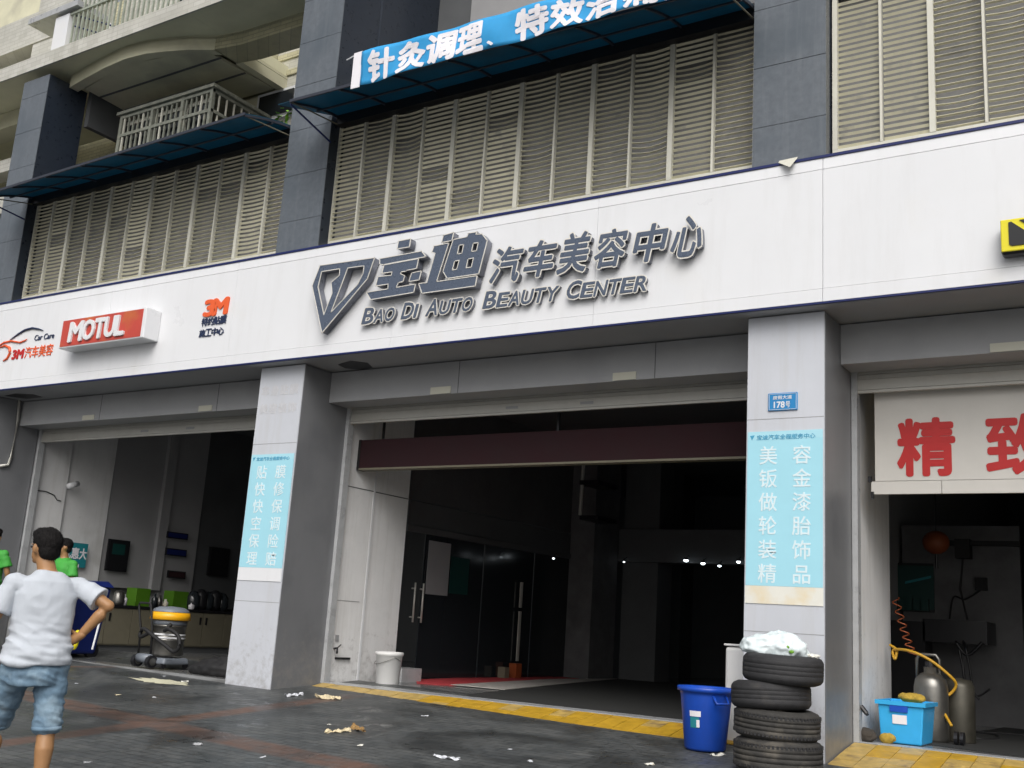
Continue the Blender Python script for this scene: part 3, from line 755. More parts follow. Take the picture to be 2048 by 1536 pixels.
poly_letter('letter', Z6([(1570, 150), (1710, 122), (1725, 85), (1815, 70), (1800, 95), (1865, 92), (1918, 160), (1830, 500), (1510, 548), (1465, 475)]),
            [Z6([(1630, 208), (1678, 200), (1658, 290), (1612, 298)]), Z6([(1775, 188), (1828, 180), (1808, 265), (1757, 272)]),
             Z6([(1585, 370), (1632, 362), (1605, 455), (1560, 462)]), Z6([(1722, 348), (1778, 338), (1755, 432), (1703, 440)])])
# the smaller characters from the built-in font, sheared like the sign's italics
def fasc(body, name, u0, v0, u1, v1, dep, bold, shear, htop, matf='letter', side='letter_side', y=None, parent=LT, rim=False):
    """u0,v0: lower left; u1,v1: lower right; htop: height in metres"""
    y = SY-.012-dep if y is None else y
    a, b_ = PY(u0, v0, y), PY(u1, v1, y)
    o = text(name, body, a.x, a.z, b_.x-a.x, htop, y, dep, matf, parent, bold, shear, sidemat=side)
    k = (b_.z-a.z)/(b_.x-a.x)
    for v in o.data.vertices: v.co.z += (v.co.x-a.x)*k*0
    if rim:
        o2 = text('rim', body, a.x, a.z, b_.x-a.x, htop, y+.003, .004, 'letter_highlight', o, bold+.034, shear)
    return o
chars = [('汽', 976, 568, 1040, 562, .37), ('车', 1044, 556, 1108, 549, .37), ('美', 1112, 548, 1176, 538, .40), ('容', 1184, 537, 1250, 528, .37), ('中', 1262, 526, 1330, 518, .36), ('心', 1338, 516, 1405, 508, .38)]
zb = []
for ch, ua, va, ub, vb, h in chars:
    fasc(ch, 'letter', ua, va, ub-8, vb, .078, .024, .20, h, rim=True)
words = [('B', 0, .0, 1), ('AO', 1, 0, .8)]
def smallcaps(string, u0, v0, u1, v1):
    """spread capital/small capital letters between two points of the baseline"""
    y = SY-.012-.05; a, b_ = PY(u0, v0, y), PY(u1, v1, y)
    wts = [(.55 if c == ' ' else (.42 if c in 'Ii' else 1.0 if c.isupper() else .86)) for c in string]; tot = sum(wts); x = a.x
    for c, wt in zip(string, wts):
        wd = (b_.x-a.x)*wt/tot
        if c != ' ':
            h = .175 if c.isupper() else .145
            f = .86 if c not in 'Ii' else .40
            o = text('letter', c.upper(), x, a.z+(b_.z-a.z)*(x-a.x)/(b_.x-a.x), wd*f, h, y, .055, 'letter', LT, .022, .22, sidemat='letter_side')
            text('rim', c.upper(), x, a.z+(b_.z-a.z)*(x-a.x)/(b_.x-a.x), wd*f, h, y+.003, .004, 'letter_highlight', o, .075, .22)
        x += wd
smallcaps('Bao Di Auto', 723, 648, 944, 620)
smallcaps('Beauty Center', 965, 617, 1295, 580)

# ---- red light box sign
MO = empty('light_box_sign', (-12.2, -.3, 4.2), 'red light box sign with bold white capitals in a white case, left on the fascia', 'sign')
o = MB().box(-13.06, -11.30, -.42, SY-.002, 4.215, 4.625).build('sign_case', 'sign', MO); bevel(o, .012)
box('red_face', 'red', -13.03, -11.36, -.425, -.419, 4.235, 4.605, MO)
x = -12.83
for ch, wd in (('M', .29), ('O', .25), ('T', .21), ('U', .22), ('L', .19)):
    o = text('letter', ch, x, 4.29, wd-.02, .26, -.452, .026, 'sign', MO, .035, .05); x += wd
# ---- number + maker sign in two tones
TM = empty('orange_maker_sign', (-10.3, SY, 4.2), 'bold orange numeral and letter with two lines of dark blue characters below, on the fascia', 'sign')
text('letter', '3', -10.47, 4.475, .17, .20, SY-.02, .018, 'orange', TM, .05, .06)
text('letter', 'M', -10.31, 4.475, .24, .20, SY-.02, .018, 'orange', TM, .05, .06)
for k, ch in enumerate('特约贴膜'): text('character', ch, -10.50+k*.112, 4.345, .105, .105, SY-.012, .010, 'navytxt', TM, .02, .04)
for k, ch in enumerate('施工中心'): text('character', ch, -10.52+k*.112, 4.205, .105, .095, SY-.012, .010, 'navytxt', TM, .02, .04)
# ---- car care logo far left
CC = empty('car_care_logo', (-14.2, SY, 4.3), 'thin line car silhouette logo with small orange characters at the left end of the fascia', 'logo')
y = SY-.012
def line(pts, r0, m_, name='stroke'):
    P = [PY(u, v, y) for u, v in pts]; q = []
    for i in range(len(P)-1):
        for t in range(4): q.append(P[i].lerp(P[i+1], t/4))
    q.append(P[-1]); n = len(q)
    MB().tube(q, r0, 6, rs=[r0*(.35+.65*math.sin(math.pi*(i+.5)/n)) for i in range(n)]).build(name, m_, CC, True)
line([(20, 680), (35, 669), (50, 660), (65, 656), (78, 658), (86, 661)], .016, 'navytxt')
line([(-8, 700), (0, 690), (8, 685), (22, 682), (40, 685), (50, 681), (54, 678)], .014, 'orange')
line([(0, 695), (10, 691), (19, 696), (20, 706), (14, 717), (6, 722)], .022, 'orange')
text('lettering', 'Car Care', -14.02, 4.475, .46, .085, SY-.010, .008, 'navytxt', CC, .01, .05)
text('lettering', '3M', -14.50, 4.24, .26, .13, SY-.010, .008, 'redtxt', CC, .05, .1)
text('lettering', '汽车美容', -14.20, 4.225, .66, .17, SY-.010, .008, 'orange', CC, .008, .05)
# ---- yellow sign at the right edge
YS = empty('yellow_sign', (-.8, -.3, 4.1), 'rounded yellow light box with black emblem at the right end of the fascia', 'sign')
a = PY(2003, 445, -.30); 
o = box('sign_case', 'black', -1.205, .6, -.298, SY-.002, 3.985, 4.27, YS); bevel(o, .03, 3)
o = box('yellow_face', 'yellow', -1.20, .6, -.316, -.299, 4.005, 4.27, YS); bevel(o, .03, 3)
MB().prism([(-1.14, 4.06), (-1.14, 4.24), (-1.12, 4.245), (-.96, 4.10), (-.96, 4.06), (-.98, 4.045), (-1.12, 4.045)], -.324, -.317).build('black_emblem', 'black', YS)
MB().prism([(-1.06, 4.25), (-.93, 4.25), (-.93, 4.13)], -.324, -.317).build('black_emblem', 'black', YS)

# ---- posters on the columns
def poster(x0, x1, title, colA, colB, label, ytop, zt, warm):
    P = empty('column_poster', ((x0+x1)/2, 0, 1.2), label, 'poster')
    box('sheet', 'poster', x0+.012, x1-.012, -.008, -.0035, 1.385, zt-.07, P)
    box('header', 'poster2', x0+.012, x1-.012, -.008, -.0035, zt-.0695, zt, P)
    box('blank_strip', 'paper' if warm else 'sign', x0+.008, x1-.008, -.007, -.0035, 1.235, 1.384, P)
    n = len(colA); wd = x1-x0; step = (zt-.10-1.40)/n
    for i in range(n):
        z = zt-.12-(i+1)*step+.03
        text('lettering', colA[i], x0+wd*.17, z, wd*.245, step*.80, -.0105, .002, 'postertxt', P, .008, full=True)
        text('lettering', colB[i], x0+wd*.60, z, wd*.245, step*.80, -.0105, .002, 'postertxt', P, .008, full=True)
    text('lettering', title, x0+wd*.13, zt-.075, wd*.76, .045, -.0105, .002, 'posterline', P, .012, .15, full=True)
    MB().prism([(x0+wd*.05, zt-.035), (x0+wd*.11, zt-.03), (x0+wd*.075, zt-.075)], -.0105, -.0085).build('emblem', 'posterline', P)
    return P
poster(CXL[0], CXL[1], '宝迪汽车全程服务中心', '贴快快空保理', '膜修保调险赔', 'pale blue poster with clean white lower strip on the left column', 0, 2.705, False)
poster(CXR[0], CXR[1], '宝迪汽车全程服务中心', '美钣做轮装精', '容金漆胎饰品', 'pale blue column poster with yellowed lower strip above the tyre stack', 0, 2.72, True)
# ghost marks of removed letters on the left column
for zz, s_ in ((3.42, '车身贴膜'), (3.20, '美容装饰')):
    for k, ch in enumerate(s_): text('ghost_letter', ch, CXL[0]+.04+k*.155, zz, .14, .12, -.0016, .0008, 'ghost' if 'ghost' in M else 'acp', colL, .05, full=True)
HP = empty('house_number_plate', (-3.04, 0, 2.9), 'small blue enamel plate with white house number on the right column', 'number plate')
o = box('plate', 'plateblue', -3.175, -2.91, -.014, -.002, 2.90, 3.06, HP); bevel(o, .008)
for b4 in ((-3.165, -2.92, 2.908, 2.911), (-3.165, -2.92, 3.048, 3.051), (-3.165, -3.162, 2.908, 3.051), (-2.923, -2.92, 2.908, 3.051)):
    box('border', 'sign', b4[0], b4[1], -.0165, -.0145, b4[2], b4[3], HP)
text('lettering', '178', -3.12, 2.925, .095, .055, -.017, .002, 'sign', HP, .03)
text('lettering', '号', -3.015, 2.925, .04, .055, -.017, .002, 'sign', HP, .01)
text('lettering', '度假大道', -3.13, 3.0, .17, .034, -.017, .002, 'sign', HP, .01)

# ---- blue canopies
def canopy(x0, x1, label, zl=0, zr=0):
    Cn = empty('canopy', (x0, 0, 6.7), label, 'canopy')
    n = int((x1-x0)/.9)+1; wd = (x1-x0)/n
    prof = []
    for i in range(9):
        t = i/8; prof.append((-.74+.93*t, 6.80+.19*math.sin(t*math.pi/2)))
    for k in range(n):
        q = MB(); a, b_ = x0+k*wd+.006, x0+(k+1)*wd-.006
        for (y, z) in prof: q.v += [(a, y, z), (b_, y, z), (a, y, z+.012), (b_, y, z+.012)]
        for i in range(len(prof)-1):
            s = i*4
            for f in ((s, s+4, s+5, s+1), (s+2, s+3, s+7, s+6), (s, s+2, s+6, s+4), (s+1, s+5, s+7, s+3)): q.f.append(f); q.mi.append(0)
        q.build('sheet', 'canopy', Cn)
    for k in range(n+1):
        x = x0+k*wd
        q = MB()
        x = min(max(x, x0+.012), x1-.012)
        for i in range(len(prof)-1):
            (ya, za), (yb, zb_) = prof[i], prof[i+1]
            q.hexa([(x-.012, ya, za-.03), (x+.012, ya, za-.03), (x+.012, yb, zb_-.03), (x-.012, yb, zb_-.03), (x-.012, ya, za-.003), (x+.012, ya, za-.003), (x+.012, yb, zb_-.003), (x-.012, yb, zb_-.003)])
        q.build('bracket', 'canopy_frame', Cn)
    MB().tube([(x0, -.73, 6.77), (x0, .0, 6.60)], .012).build('stay', 'blue_dark', Cn)
    MB().box(x0, x1, -.755, -.735, 6.785, 6.82).build('front_edge', 'canopy_frame', Cn)
    MB().box(x0, x1, .06, .165, 6.86, 7.03).build('back_rail', 'black', Cn)
    MB().box(x0, x1, -.30, -.28, 6.875, 6.895).build('purlin', 'canopy_frame', Cn)
    for xe in (x0+.02, x1-.02):
        MB().tube([(xe, -.73, 6.79), (xe, .10, 6.87)], .009).build('end_bar', 'cab', Cn)
    for o in [o for o in Cn.children if o.type == 'MESH']:      # the front edge is not quite level
        for v in o.data.vertices:
            f = max(0, min(1, (v.co.x-x0)/(x1-x0))); v.co.z += (zl+(zr-zl)*f)*max(0, min(1, (.2-v.co.y)/.94))
canopy(-8.80, -3.38, 'dark blue sheet canopy below the blue banner, over the centre louvred window', 0, -.07)
canopy(-15.1, -9.55, 'dark blue sheet canopy without any banner, over the left louvred window', -.13, 0)
for x0, x1 in ((-9.4, -8.83),):
    MB().hexa([(x0+.40, -.74, 6.80), (x1, -.74, 6.80), (x1, -.01, 6.97), (x1-.02, -.01, 6.97), (x0+.40, -.74, 6.81), (x1, -.74, 6.81), (x1, -.01, 6.985), (x1-.02, -.01, 6.985)]).build('canopy_end', 'canopy', bpy.data.objects['canopy'])

# ---- banner with white characters
BN = empty('banner', (-6, -.8, 6.7), 'bright blue cloth banner with large white characters on the front edge of the centre canopy', 'banner')
bx0, bx1 = -7.68, -3.3
q = MB(); nxb, nzb = 90, 8
def bz(x, t):
    top = 7.135 - .07*math.sin(math.pi*min(1, max(0, (x-bx0)/2.4)))*.4 - .16*max(0, (x+6.2)/2.9)
    bot = 6.725 + .01*math.sin(x*7)
    return bot+(top-bot)*t
def by(x, t): return -.795 + .010*math.sin(x*9+t*3) + .014*math.sin(x*3.1-t*4) 
for i in range(nxb+1):
    x = bx0+(bx1-bx0)*i/nxb
    for j in range(nzb+1):
        t = j/nzb; q.v.append((x, by(x, t), bz(x, t)))
for i in range(nxb):
    for j in range(nzb):
        a = i*(nzb+1)+j; q.f.append((a, a+nzb+1, a+nzb+2, a+1)); q.mi.append(0)
o = q.build('cloth', 'banner', BN, True); s = o.modifiers.new('s', 'SOLIDIFY'); s.thickness = .003; s.offset = 1
o = box('white_end', 'bannerw', -7.80, -7.675, -.80, -.79, 6.70, 7.145, BN)
MB().tube([(-7.80, -.79, 7.12), (-7.92, -.78, 7.10)], .008).build('tie', 'sign', BN)
for ch, xa, wd in (('针', -7.56, .38), ('灸', -7.15, .40), ('调', -6.74, .40), ('理', -6.33, .34), ('特', -5.60, .40), ('效', -5.18, .38), ('治', -4.78, .38), ('痛', -4.36, .38), ('风', -3.95, .38)):
    o = text('lettering', ch, xa, 6.735, wd*.93, .30, 0, .004, 'bannerw', BN, .040)
    for v in o.data.vertices:
        x = v.co.x; tz = (v.co.z-6.735)/.30*.86; v.co.z = bz(x, .03+tz); v.co.y = by(x, min(1, .03+tz)) - (.010 if v.co.y < .002 else .007)
text('lettering', '、', -5.93, 6.74, .07, .05, -.83, .004, 'bannerw', BN, .03)

# ---- banner board in the right garage
BD = empty('banner_board', (-1, .95, 2.3), 'white hanging board with large red characters inside the right garage', 'board')
box('board', 'boardw', -2.50, 3.4, .955, .985, 2.41, 3.34, BD)
box('lower_board', 'boardw', -2.535, -1.93, .95, .99, 2.29, 2.405, BD); box('lower_board', 'boardw', -1.925, 3.4, .95, .99, 2.29, 2.405, BD)
MB().box(-2.535, -2.51, .93, .952, 2.25, 2.31).box(-2.56, -2.53, .93, .96, 2.40, 2.45).build('hook', 'black', BD)
for k, ch in enumerate('精致服务'): text('lettering', ch, -2.29+k*.745, 2.46, .47, .50, .949, .005, 'redtxt', BD, .030)

# ---- dark red sign box hung inside the main bay
RB = empty('hanging_sign_box', (-6, 1.1, 2.7), 'long dark red sign box hanging inside the centre garage opening', 'sign')
box('box_face', 'darkred', -8.78, -3.42, 1.08, 1.20, 2.70, 3.05, RB)
box('bottom_edge', 'cab', -8.78, -3.42, 1.075, 1.205, 2.675, 2.698, RB)
box('end_face', 'matteblack', -8.815, -8.782, 1.075, 1.205, 2.675, 3.055, RB)
for x in (-8.5, -6, -3.7): box('hanger', 'black', x, x+.03, 1.13, 1.15, 3.05, 4.1, RB)

# ---- ceiling lights of the deep room
LP = [(-7.40, 8.75, 2.30), (-7.09, 8.9, 2.27), (-6.80, 9.1, 2.25), (-6.49, 8.75, 2.30), (-9.9, 8, 2.18), (-8.76, 9.4, 2.32), (-8.56, 9.4, 2.31)]
pix = [(1372, 1121), (1406, 1127), (1439, 1132), (1477, 1124), (1107, 1117), (1228, 1123), (1248, 1124)]
for i, (u, v) in enumerate(pix):
    P = PY(u, v, 8.12) if i != 4 else PX(u, v, -8.76); r_ = (.042, .038, .030, .036, .02, .018, .018)[i]  # fifth bulb is added in place of a reflection in the glass
    L_ = empty('ceiling_spotlight', P, 'small lit spotlight deep inside, ' + ['leftmost of the bright row beside the right column', 'second of the bright row beside the right column', 'third and dimmest of the bright row', 'rightmost of the row, touching the right column', 'standing in for a reflection in the glass partition', 'left one of the faint pair by the inner pillar', 'right one of the faint pair by the inner pillar'][i], 'spotlight', 'spotlights deep in the garage')
    q = MB(); ball(q, P, r_, r_, r_*.6, 12); q.build('bulb', 'bulb', L_, True)
    MB().lathe(P+Vector((0, 0, .0)), [(r_*1.05, .012), (r_*1.1, .05), (0, .055)], 12).tube([P+Vector((0, 0, .05)), P+Vector((0, .1, .09))], .01, 6).build('lamp_housing', 'black', L_)

# ---- inner fittings of main bay
V = PX(858, 1080, -8.81)
(a, c), (b, d) = gq(2.70, 1.26), gq(3.20, 1.97); q = MB().box(-9.248, -9.24, a, b, c, d)
o = q.build('door_poster', 'acp2'); tag(o, 'pale grey sheet stuck on the dark glass door inside the centre garage', 'poster')
(a, c), (b, d) = gq(3.24, 1.30), gq(3.68, 1.80); q = MB().box(-9.248, -9.24, a, b, c, d)
o = q.build('dark_poster', 'tealdk'); tag(o, 'dark green sheet right of the pale one on the glass door', 'poster')
PP = empty('wall_bracket', (-7.9, 6.5, 2.8), 'slim pale pipe with dark shelf arms in front of the inner pillar', 'bracket')
a, b = PY(1168, 915, 6.6), PY(1160, 1030, 6.6)
MB().tube([b, a, a+Vector((0, 0, .6))], .03).build('pipe', 'steel_sh', PP)
for (u0, v0, u1, v1) in ((1162, 965, 1200, 972), (1162, 1035, 1198, 1042)):
    p0, p1 = PY(u0, v0, 6.55), PY(u1, v1, 6.55); MB().box(p0.x, p1.x, 6.5, 7.2, p0.z-.04, p0.z+.03).build('shelf_arm', 'black', PP)
# boxes deep inside
for (u, v, m_, s_, lb) in ((1025, 1310, 'coil', .16, 'small orange red box on the floor deep behind the glass door'), (1003, 1314, 'cab', .12, 'small brown box beside the orange red one behind the glass door')):
    p = PX(u, v, -9.15); o = box('carton', m_, p.x-.05, p.x+.08, p.y, p.y+s_, FZ, FZ+s_*1.4); tag(o, lb, 'box')
# floor mats
def sheet(name, pts, z, m, label, cat, th=.006):
    q = MB(); n = len(pts); q.slab(pts, z, z+th); o = q.build(name, m); return tag(o, label, cat)
sheet('floor_mat', [(-7.05, 1.13), (-3.42, 1.13), (-3.42, 9.0), (-9.0, 9.0), (-8.32, 6.31), (-7.4, 2.6)], FZ+.002, 'mat', 'large dark rubber mat on the floor of the centre garage', 'mat')
sheet('floor_board', [(-8.17, 2.52), (-7.42, 2.62), (-8.27, 6.2), (-8.70, 8.2), (-8.75, 7.4), (-8.78, 6.0)], FZ+.011, 'board_w', 'pale board lying on the floor left of the dark mat', 'floor board')
sheet('red_carpet', [(PZ(832, 1359, .14).x, PZ(832, 1359, .14).y), (PZ(834, 1366, .14).x, PZ(834, 1366, .14).y), (PZ(905, 1371, .14).x, PZ(905, 1371, .14).y), (-8.85, 6.2), (-8.9, 7.2), (-9.21, 7.2), (-9.21, 4.1)], FZ+.004, 'carpet_red', 'strip of red carpet on the floor beside the pale board', 'carpet')
sheet('floor_mat', [(-2.29, 1.36), (-1.2, 1.10), (3.4, 1.10), (3.4, 7), (-2.0, 7)], FZ+.002, 'mat', 'large dark mat on the floor of the right garage', 'mat')

def lathe_obj(name, m, prof, parent, x, y, z, n=36, sq=1, tilt=None):
    return MB().lathe((x, y, z), prof, n, sq=sq, tilt=tilt).build(name, m, parent, True)
# white bucket by jamb
BK = empty('bucket', (-8.42, 1.55, FZ), 'white plastic bucket with rim, standing beside the white jamb wall', 'bucket')
lathe_obj('tub', 'bucket', [(0, 0), (.128, 0), (.14, .02), (.158, .34), (.17, .345), (.172, .385), (.158, .385), (.15, .34), (.128, .02), (0, .02)], BK, -8.42, 1.55, FZ)
MB().tube([(-8.42+.172*math.cos(a), 1.55+.172*math.sin(a), FZ+.33-.09*abs(math.sin(a+.5))) for a in [math.pi*k/12-math.pi for k in range(13)]], .004, 6).build('handle', 'steel', BK)
# small fittings on jamb
for (u, v, hh, ww, nm) in ((672, 1150, .12, .03, 'switch_plate'), (673, 1276, .07, .05, 'switch_plate')):
    p = PX(u, v, -8.83); o = box(nm, 'black' if hh > .1 else 'acp2', -8.829, -8.815, p.y-ww/2, p.y+ww/2, p.z-hh/2, p.z+hh/2); tag(o, 'small dark switch plate high on the white jamb' if hh > .1 else 'small grey switch plate low on the white jamb', 'switch')
TP = empty('wall_tap', (-8.8, 1.05, .45), 'dark tap with short ledge low on the white jamb wall', 'tap')
MB().tube([(-8.83, 1.0, .52), (-8.76, .98, .53), (-8.74, .96, .47)], .013).tube([(-8.76, .98, .53), (-8.76, 1.04, .57)], .007).build('spout', 'black', TP, True)
MB().box(-8.829, -8.80, 1.03, 1.28, .395, .42).build('ledge', 'black', TP)
# white bin behind tyres
WB = empty('white_bin', (-3.56, .55, FZ), 'tall white plastic bin standing behind the tyre stack', 'bin')
o = MB().box(-3.70, -3.42, .42, .70, .02, .86).build('bin_body', 'bucket', WB); bevel(o, .03, 3)
o = MB().box(-3.71, -3.41, .41, .71, .865, .885).build('lid', 'bucket', WB); bevel(o, .008)
# blue barrel
bx, by_, bzz = -3.66, -.09, G(-3.66, -.09)
BB = empty('blue_barrel', (bx, by_, bzz), 'bright blue open plastic barrel with a small label, left of the tyre stack', 'barrel')
lathe_obj('barrel_body', 'blue', [(0, 0), (.155, 0), (.172, .02), (.215, .44), (.222, .47), (.244, .475), (.246, .505), (.236, .512), (.218, .505), (.20, .44), (.16, .03), (0, .03)], BB, bx, by_, bzz, 48)
for a0 in (-.62, 2.5):
    hx, hy = math.cos(a0), math.sin(a0)
    q = MB(); t = Vector((-hy, hx, 0)); c0 = Vector((bx+hx*.205, by_+hy*.205, bzz+.42))
    q.tube([c0-t*.06+Vector((0, 0, .03)), c0-t*.06+Vector((hx*.05, hy*.05, -.03)), c0+t*.06+Vector((hx*.05, hy*.05, -.03)), c0+t*.06+Vector((0, 0, .03))], .011, 8); q.build('handle', 'blue', BB, True)
def on_barrel(a, z, wd, h, m, nm, rr=.004):
    q = MB(); r0 = lambda zz: .172+(.215-.172)*(zz-.02)/.42+rr
    for i in range(5):
        aa = a+wd*(i/4-.5)
        for zz in (z, z+h): q.v.append((bx+r0(zz)*math.cos(aa), by_+r0(zz)*math.sin(aa), bzz+zz))
    for i in range(4): q.f.append((i*2, i*2+2, i*2+3, i*2+1)); q.mi.append(0)
    return q.build(nm, m, BB)
on_barrel(-1.63, .275, .50, .045, 'bannerw', 'label_sheet'); on_barrel(-1.66, .185, .42, .085, 'teal', 'label_sheet'); on_barrel(-1.50, .19, .14, .06, 'bannerw', 'label_sheet', .006)

# ---- stack of tyres
TY = []
tyres = [(-2.865, -.58, .335, .235, 0, 0), (-2.885, -.56, .328, .215, 2, .3), (-2.925, -.57, .305, .205, -2.5, 1.2), (-2.84, -.56, .308, .215, 1.5, -.4)]
z = G(-2.86, -.58)+.002
descr = ['lowest tyre of the stack, standing on the wet paving', 'second tyre from the ground, with grooved tread', 'third tyre from the ground, shifted to the left', 'top tyre of the stack, under the white plastic bag']
for i, (tx, ty, R_, W_, tl, rot) in enumerate(tyres):
    T = empty('tyre', (tx, ty, z), descr[i], 'tyre', 'stack of old tyres by the right column')
    ri = R_*.60
    prof = []
    prof_pts = [(ri, .02), (ri+.012, .0), (R_*.80, -.004), (R_*.93, .012), (R_*.985, .035)]
    ng = 4
    tread = []
    for g in range(ng):
        t0 = .04+(W_-.08)*g/ng; t1 = .04+(W_-.08)*(g+1)/ng
        bulge = lambda t: R_*(1-.018*((t/W_-.5)*2)**2)
        if i in (0, 1):
            tread += [(bulge(t0+.004), t0+.004), (bulge(t1-.006), t1-.006), (bulge(t1-.004)-.008, t1-.004), (bulge(t1)-.008, t1+.001)]
        else: tread += [(bulge(t0+.003), t0+.003), (bulge(t1-.003), t1-.003), (bulge(t1)-.003, t1)]
    prof = prof_pts + tread + [(R_*.985, W_-.035), (R_*.93, W_-.012), (R_*.80, W_+.004), (ri+.012, W_), (ri, W_-.02), (ri+.03, W_*.5), (ri, .02)]
    tilt = Matrix.Rotation(math.radians(tl), 3, 'Y') @ Matrix.Rotation(math.radians(tl*.5), 3, 'X')
    MB().lathe((tx, ty, z+abs(tl)*.003), prof, 56, tilt=tilt).build('tyre_carcass', 'rubber' if i > 1 else 'rubber2', T, True)
    if i in (0, 1):
        q = MB()
        for k in range(64):       # shoulder blocks
            a = 2*math.pi*k/64; a2 = a+.055
            for zz in (.030, W_-.052):
                pp = []
                for zz2 in (zz, zz+.022):
                    for (aa, rr) in ((a, R_*.985), (a2, R_*.985), (a2, R_*1.004), (a, R_*1.004)):
                        v = tilt @ Vector((rr*math.cos(aa), rr*math.sin(aa), zz2)); pp.append((tx+v.x, ty+v.y, z+v.z+abs(tl)*.003))
                q.hexa(pp)
        tag(q.build('tread_block', 'rubber', T), kind='stuff')
    z += W_-.004
# plastic bag on top
bag = MB(); ztop = z
for k, (dx, dy, dz, a, b_, c) in enumerate([(-.10, -.06, .045, .17, .13, .055), (.05, -.02, .05, .19, .13, .07), (.13, .0, .03, .12, .10, .045), (-.17, -.03, .03, .10, .09, .035), (.0, .04, .07, .14, .1, .055), (-.08, -.1, .07, .09, .07, .04)]):
    ball(bag, (-2.86+dx-.03, -.56+dy, ztop+dz*1.35), a, b_, c*1.45, 20)
def crumple(s, amp): return lambda p: amp*(abs(noise.noise(p*s))*1.6-.3) + amp*.5*noise.noise(p*s*2.7)
BG = empty('plastic_bag', (-2.86, -.56, ztop), 'crumpled white plastic bag with green print lying on the top tyre', 'plastic bag')
remesh(bag, .009, 10, 'plastic_bag', 'bag_film', BG, disp=lambda p: .026*noise.noise(Vector((p.x*9, p.y*9, p.z*20)))-.022*abs(noise.noise(p*17))+.01)
q = MB()
for k in range(3):
    c = Vector((-2.80+.035*k, -.70+.006*k, ztop+.05+.02*math.sin(k*2))); ball(q, c+Vector((0, .004, 0)), .022, .008, .014, 8)
q.build('green_print', 'leaf', BG, True)
q = MB(); ball(q, (-2.60, -.55, ztop+.012), .05, .02, .018, 10); remesh(q, .006, 1, 'paper', 'bag_tail', BG, disp=crumple(40, .01))

# ---- right garage items
SB = empty('storage_box', (-2.33, 1.25, FZ), 'light blue plastic storage box with white label in the right garage entrance', 'storage box')
q = MB().hexa([(-2.505, 1.065, FZ+.005), (-2.165, 1.065, FZ+.005), (-2.165, 1.50, FZ+.005), (-2.505, 1.50, FZ+.005), (-2.525, 1.05, .46), (-2.14, 1.05, .46), (-2.14, 1.52, .46), (-2.525, 1.52, .46)])
o = q.build('tub', 'sky_blue', SB); bevel(o, .012)
q = MB().box(-2.545, -2.12, 1.03, 1.056, .455, .49).box(-2.545, -2.12, 1.514, 1.54, .455, .49).box(-2.545, -2.52, 1.056, 1.514, .455, .49).box(-2.145, -2.12, 1.056, 1.514, .455, .49)
q.build('rim', 'sky_blue', SB)
q = MB().box(-2.42, -2.27, 1.034, 1.052, .40, .455); q.build('grip', 'blue', SB)
MB().hexa([(-2.40, 1.050, .30), (-2.28, 1.050, .30), (-2.28, 1.056, .30), (-2.40, 1.056, .30), (-2.40, 1.042, .375), (-2.28, 1.042, .375), (-2.28, 1.05, .375), (-2.40, 1.05, .375)]).build('label_sheet', 'bannerw', SB)
def lump(name, m, c, a, b_, h, label, cat, s=14, amp=.012, vox=.01):
    q = MB(); ball(q, c, a, b_, h, 16); ball(q, (c[0]+a*.4, c[1], c[2]-.1*h), a*.6, b_*.8, h*.7, 12)
    o = remesh(q, vox, 1, m, name, None, disp=crumple(s, amp)); return tag(o, label, cat)
lump('sponge', 'sponge', (-2.27, 1.22, .52), .115, .09, .045, 'yellow sponge lying on the rim of the light blue storage box', 'sponge', vox=.009)
lump('sponge', 'sponge', (-2.43, .99, FZ+.05), .075, .05, .045, 'yellow sponge on the floor in front of the light blue box', 'sponge', vox=.008)
lump('dark_lump', 'stone', (-2.60, .93, FZ+.055), .095, .07, .065, 'dark stone like lump on the floor by the shutter rail', 'stone', vox=.009)
q = MB().tube([(-2.67, .89, .40), (-2.60, .87, .41), (-2.56, .85, .36)], .014).tube([(-2.62, .86, .43), (-2.57, .86, .37)], .02)
o = q.build('lever', 'black'); tag(o, 'short black lever handle on the white frame above the dark lump', 'handle')
TK = empty('foam_tank', (-2.25, 1.75, FZ), 'stainless steel foam sprayer tank behind the light blue box', 'tank')
lathe_obj('tank_body', 'steel', [(0, 0), (.14, 0), (.15, .03), (.15, .48), (.135, .55), (.09, .60), (.06, .61), (.06, .66), (0, .66)], TK, -2.22, 1.75, FZ)
MB().tube([(-2.34, 1.75, .62), (-2.34, 1.75, .86), (-2.31, 1.75, .90), (-2.17, 1.75, .90), (-2.14, 1.75, .86), (-2.14, 1.75, .62)], .016).build('handle', 'steel', TK, True)
lathe_obj('second_cylinder', 'darksteel', [(0, 0), (.13, 0), (.135, .02), (.135, .5), (.11, .56), (0, .58)], TK, -2.02, 1.98, FZ)
MB().tube([(-2.22, 1.75, .79), (-2.22, 1.75, .84)], .05, 12).build('valve', 'black', TK)
for sgn in (0, 1): MB().tube([(-2.0+sgn*.05, 1.62, FZ+.06), (-1.97+sgn*.05, 1.62, FZ+.06)], .06, 14).build('wheel', 'black', TK)
def bez(pts, n=10):
    out = []; P = [Vector(p) for p in pts]; P = [P[0]]+P+[P[-1]]
    for i in range(1, len(P)-2):
        for k in range(n):
            t = k/n; a, b_, c, d_ = P[i-1], P[i], P[i+1], P[i+2]
            out.append(.5*((2*b_)+(c-a)*t+(2*a-5*b_+4*c-d_)*t*t+(3*b_-a-3*c+d_)*t**3))
    out.append(P[-2]); return out
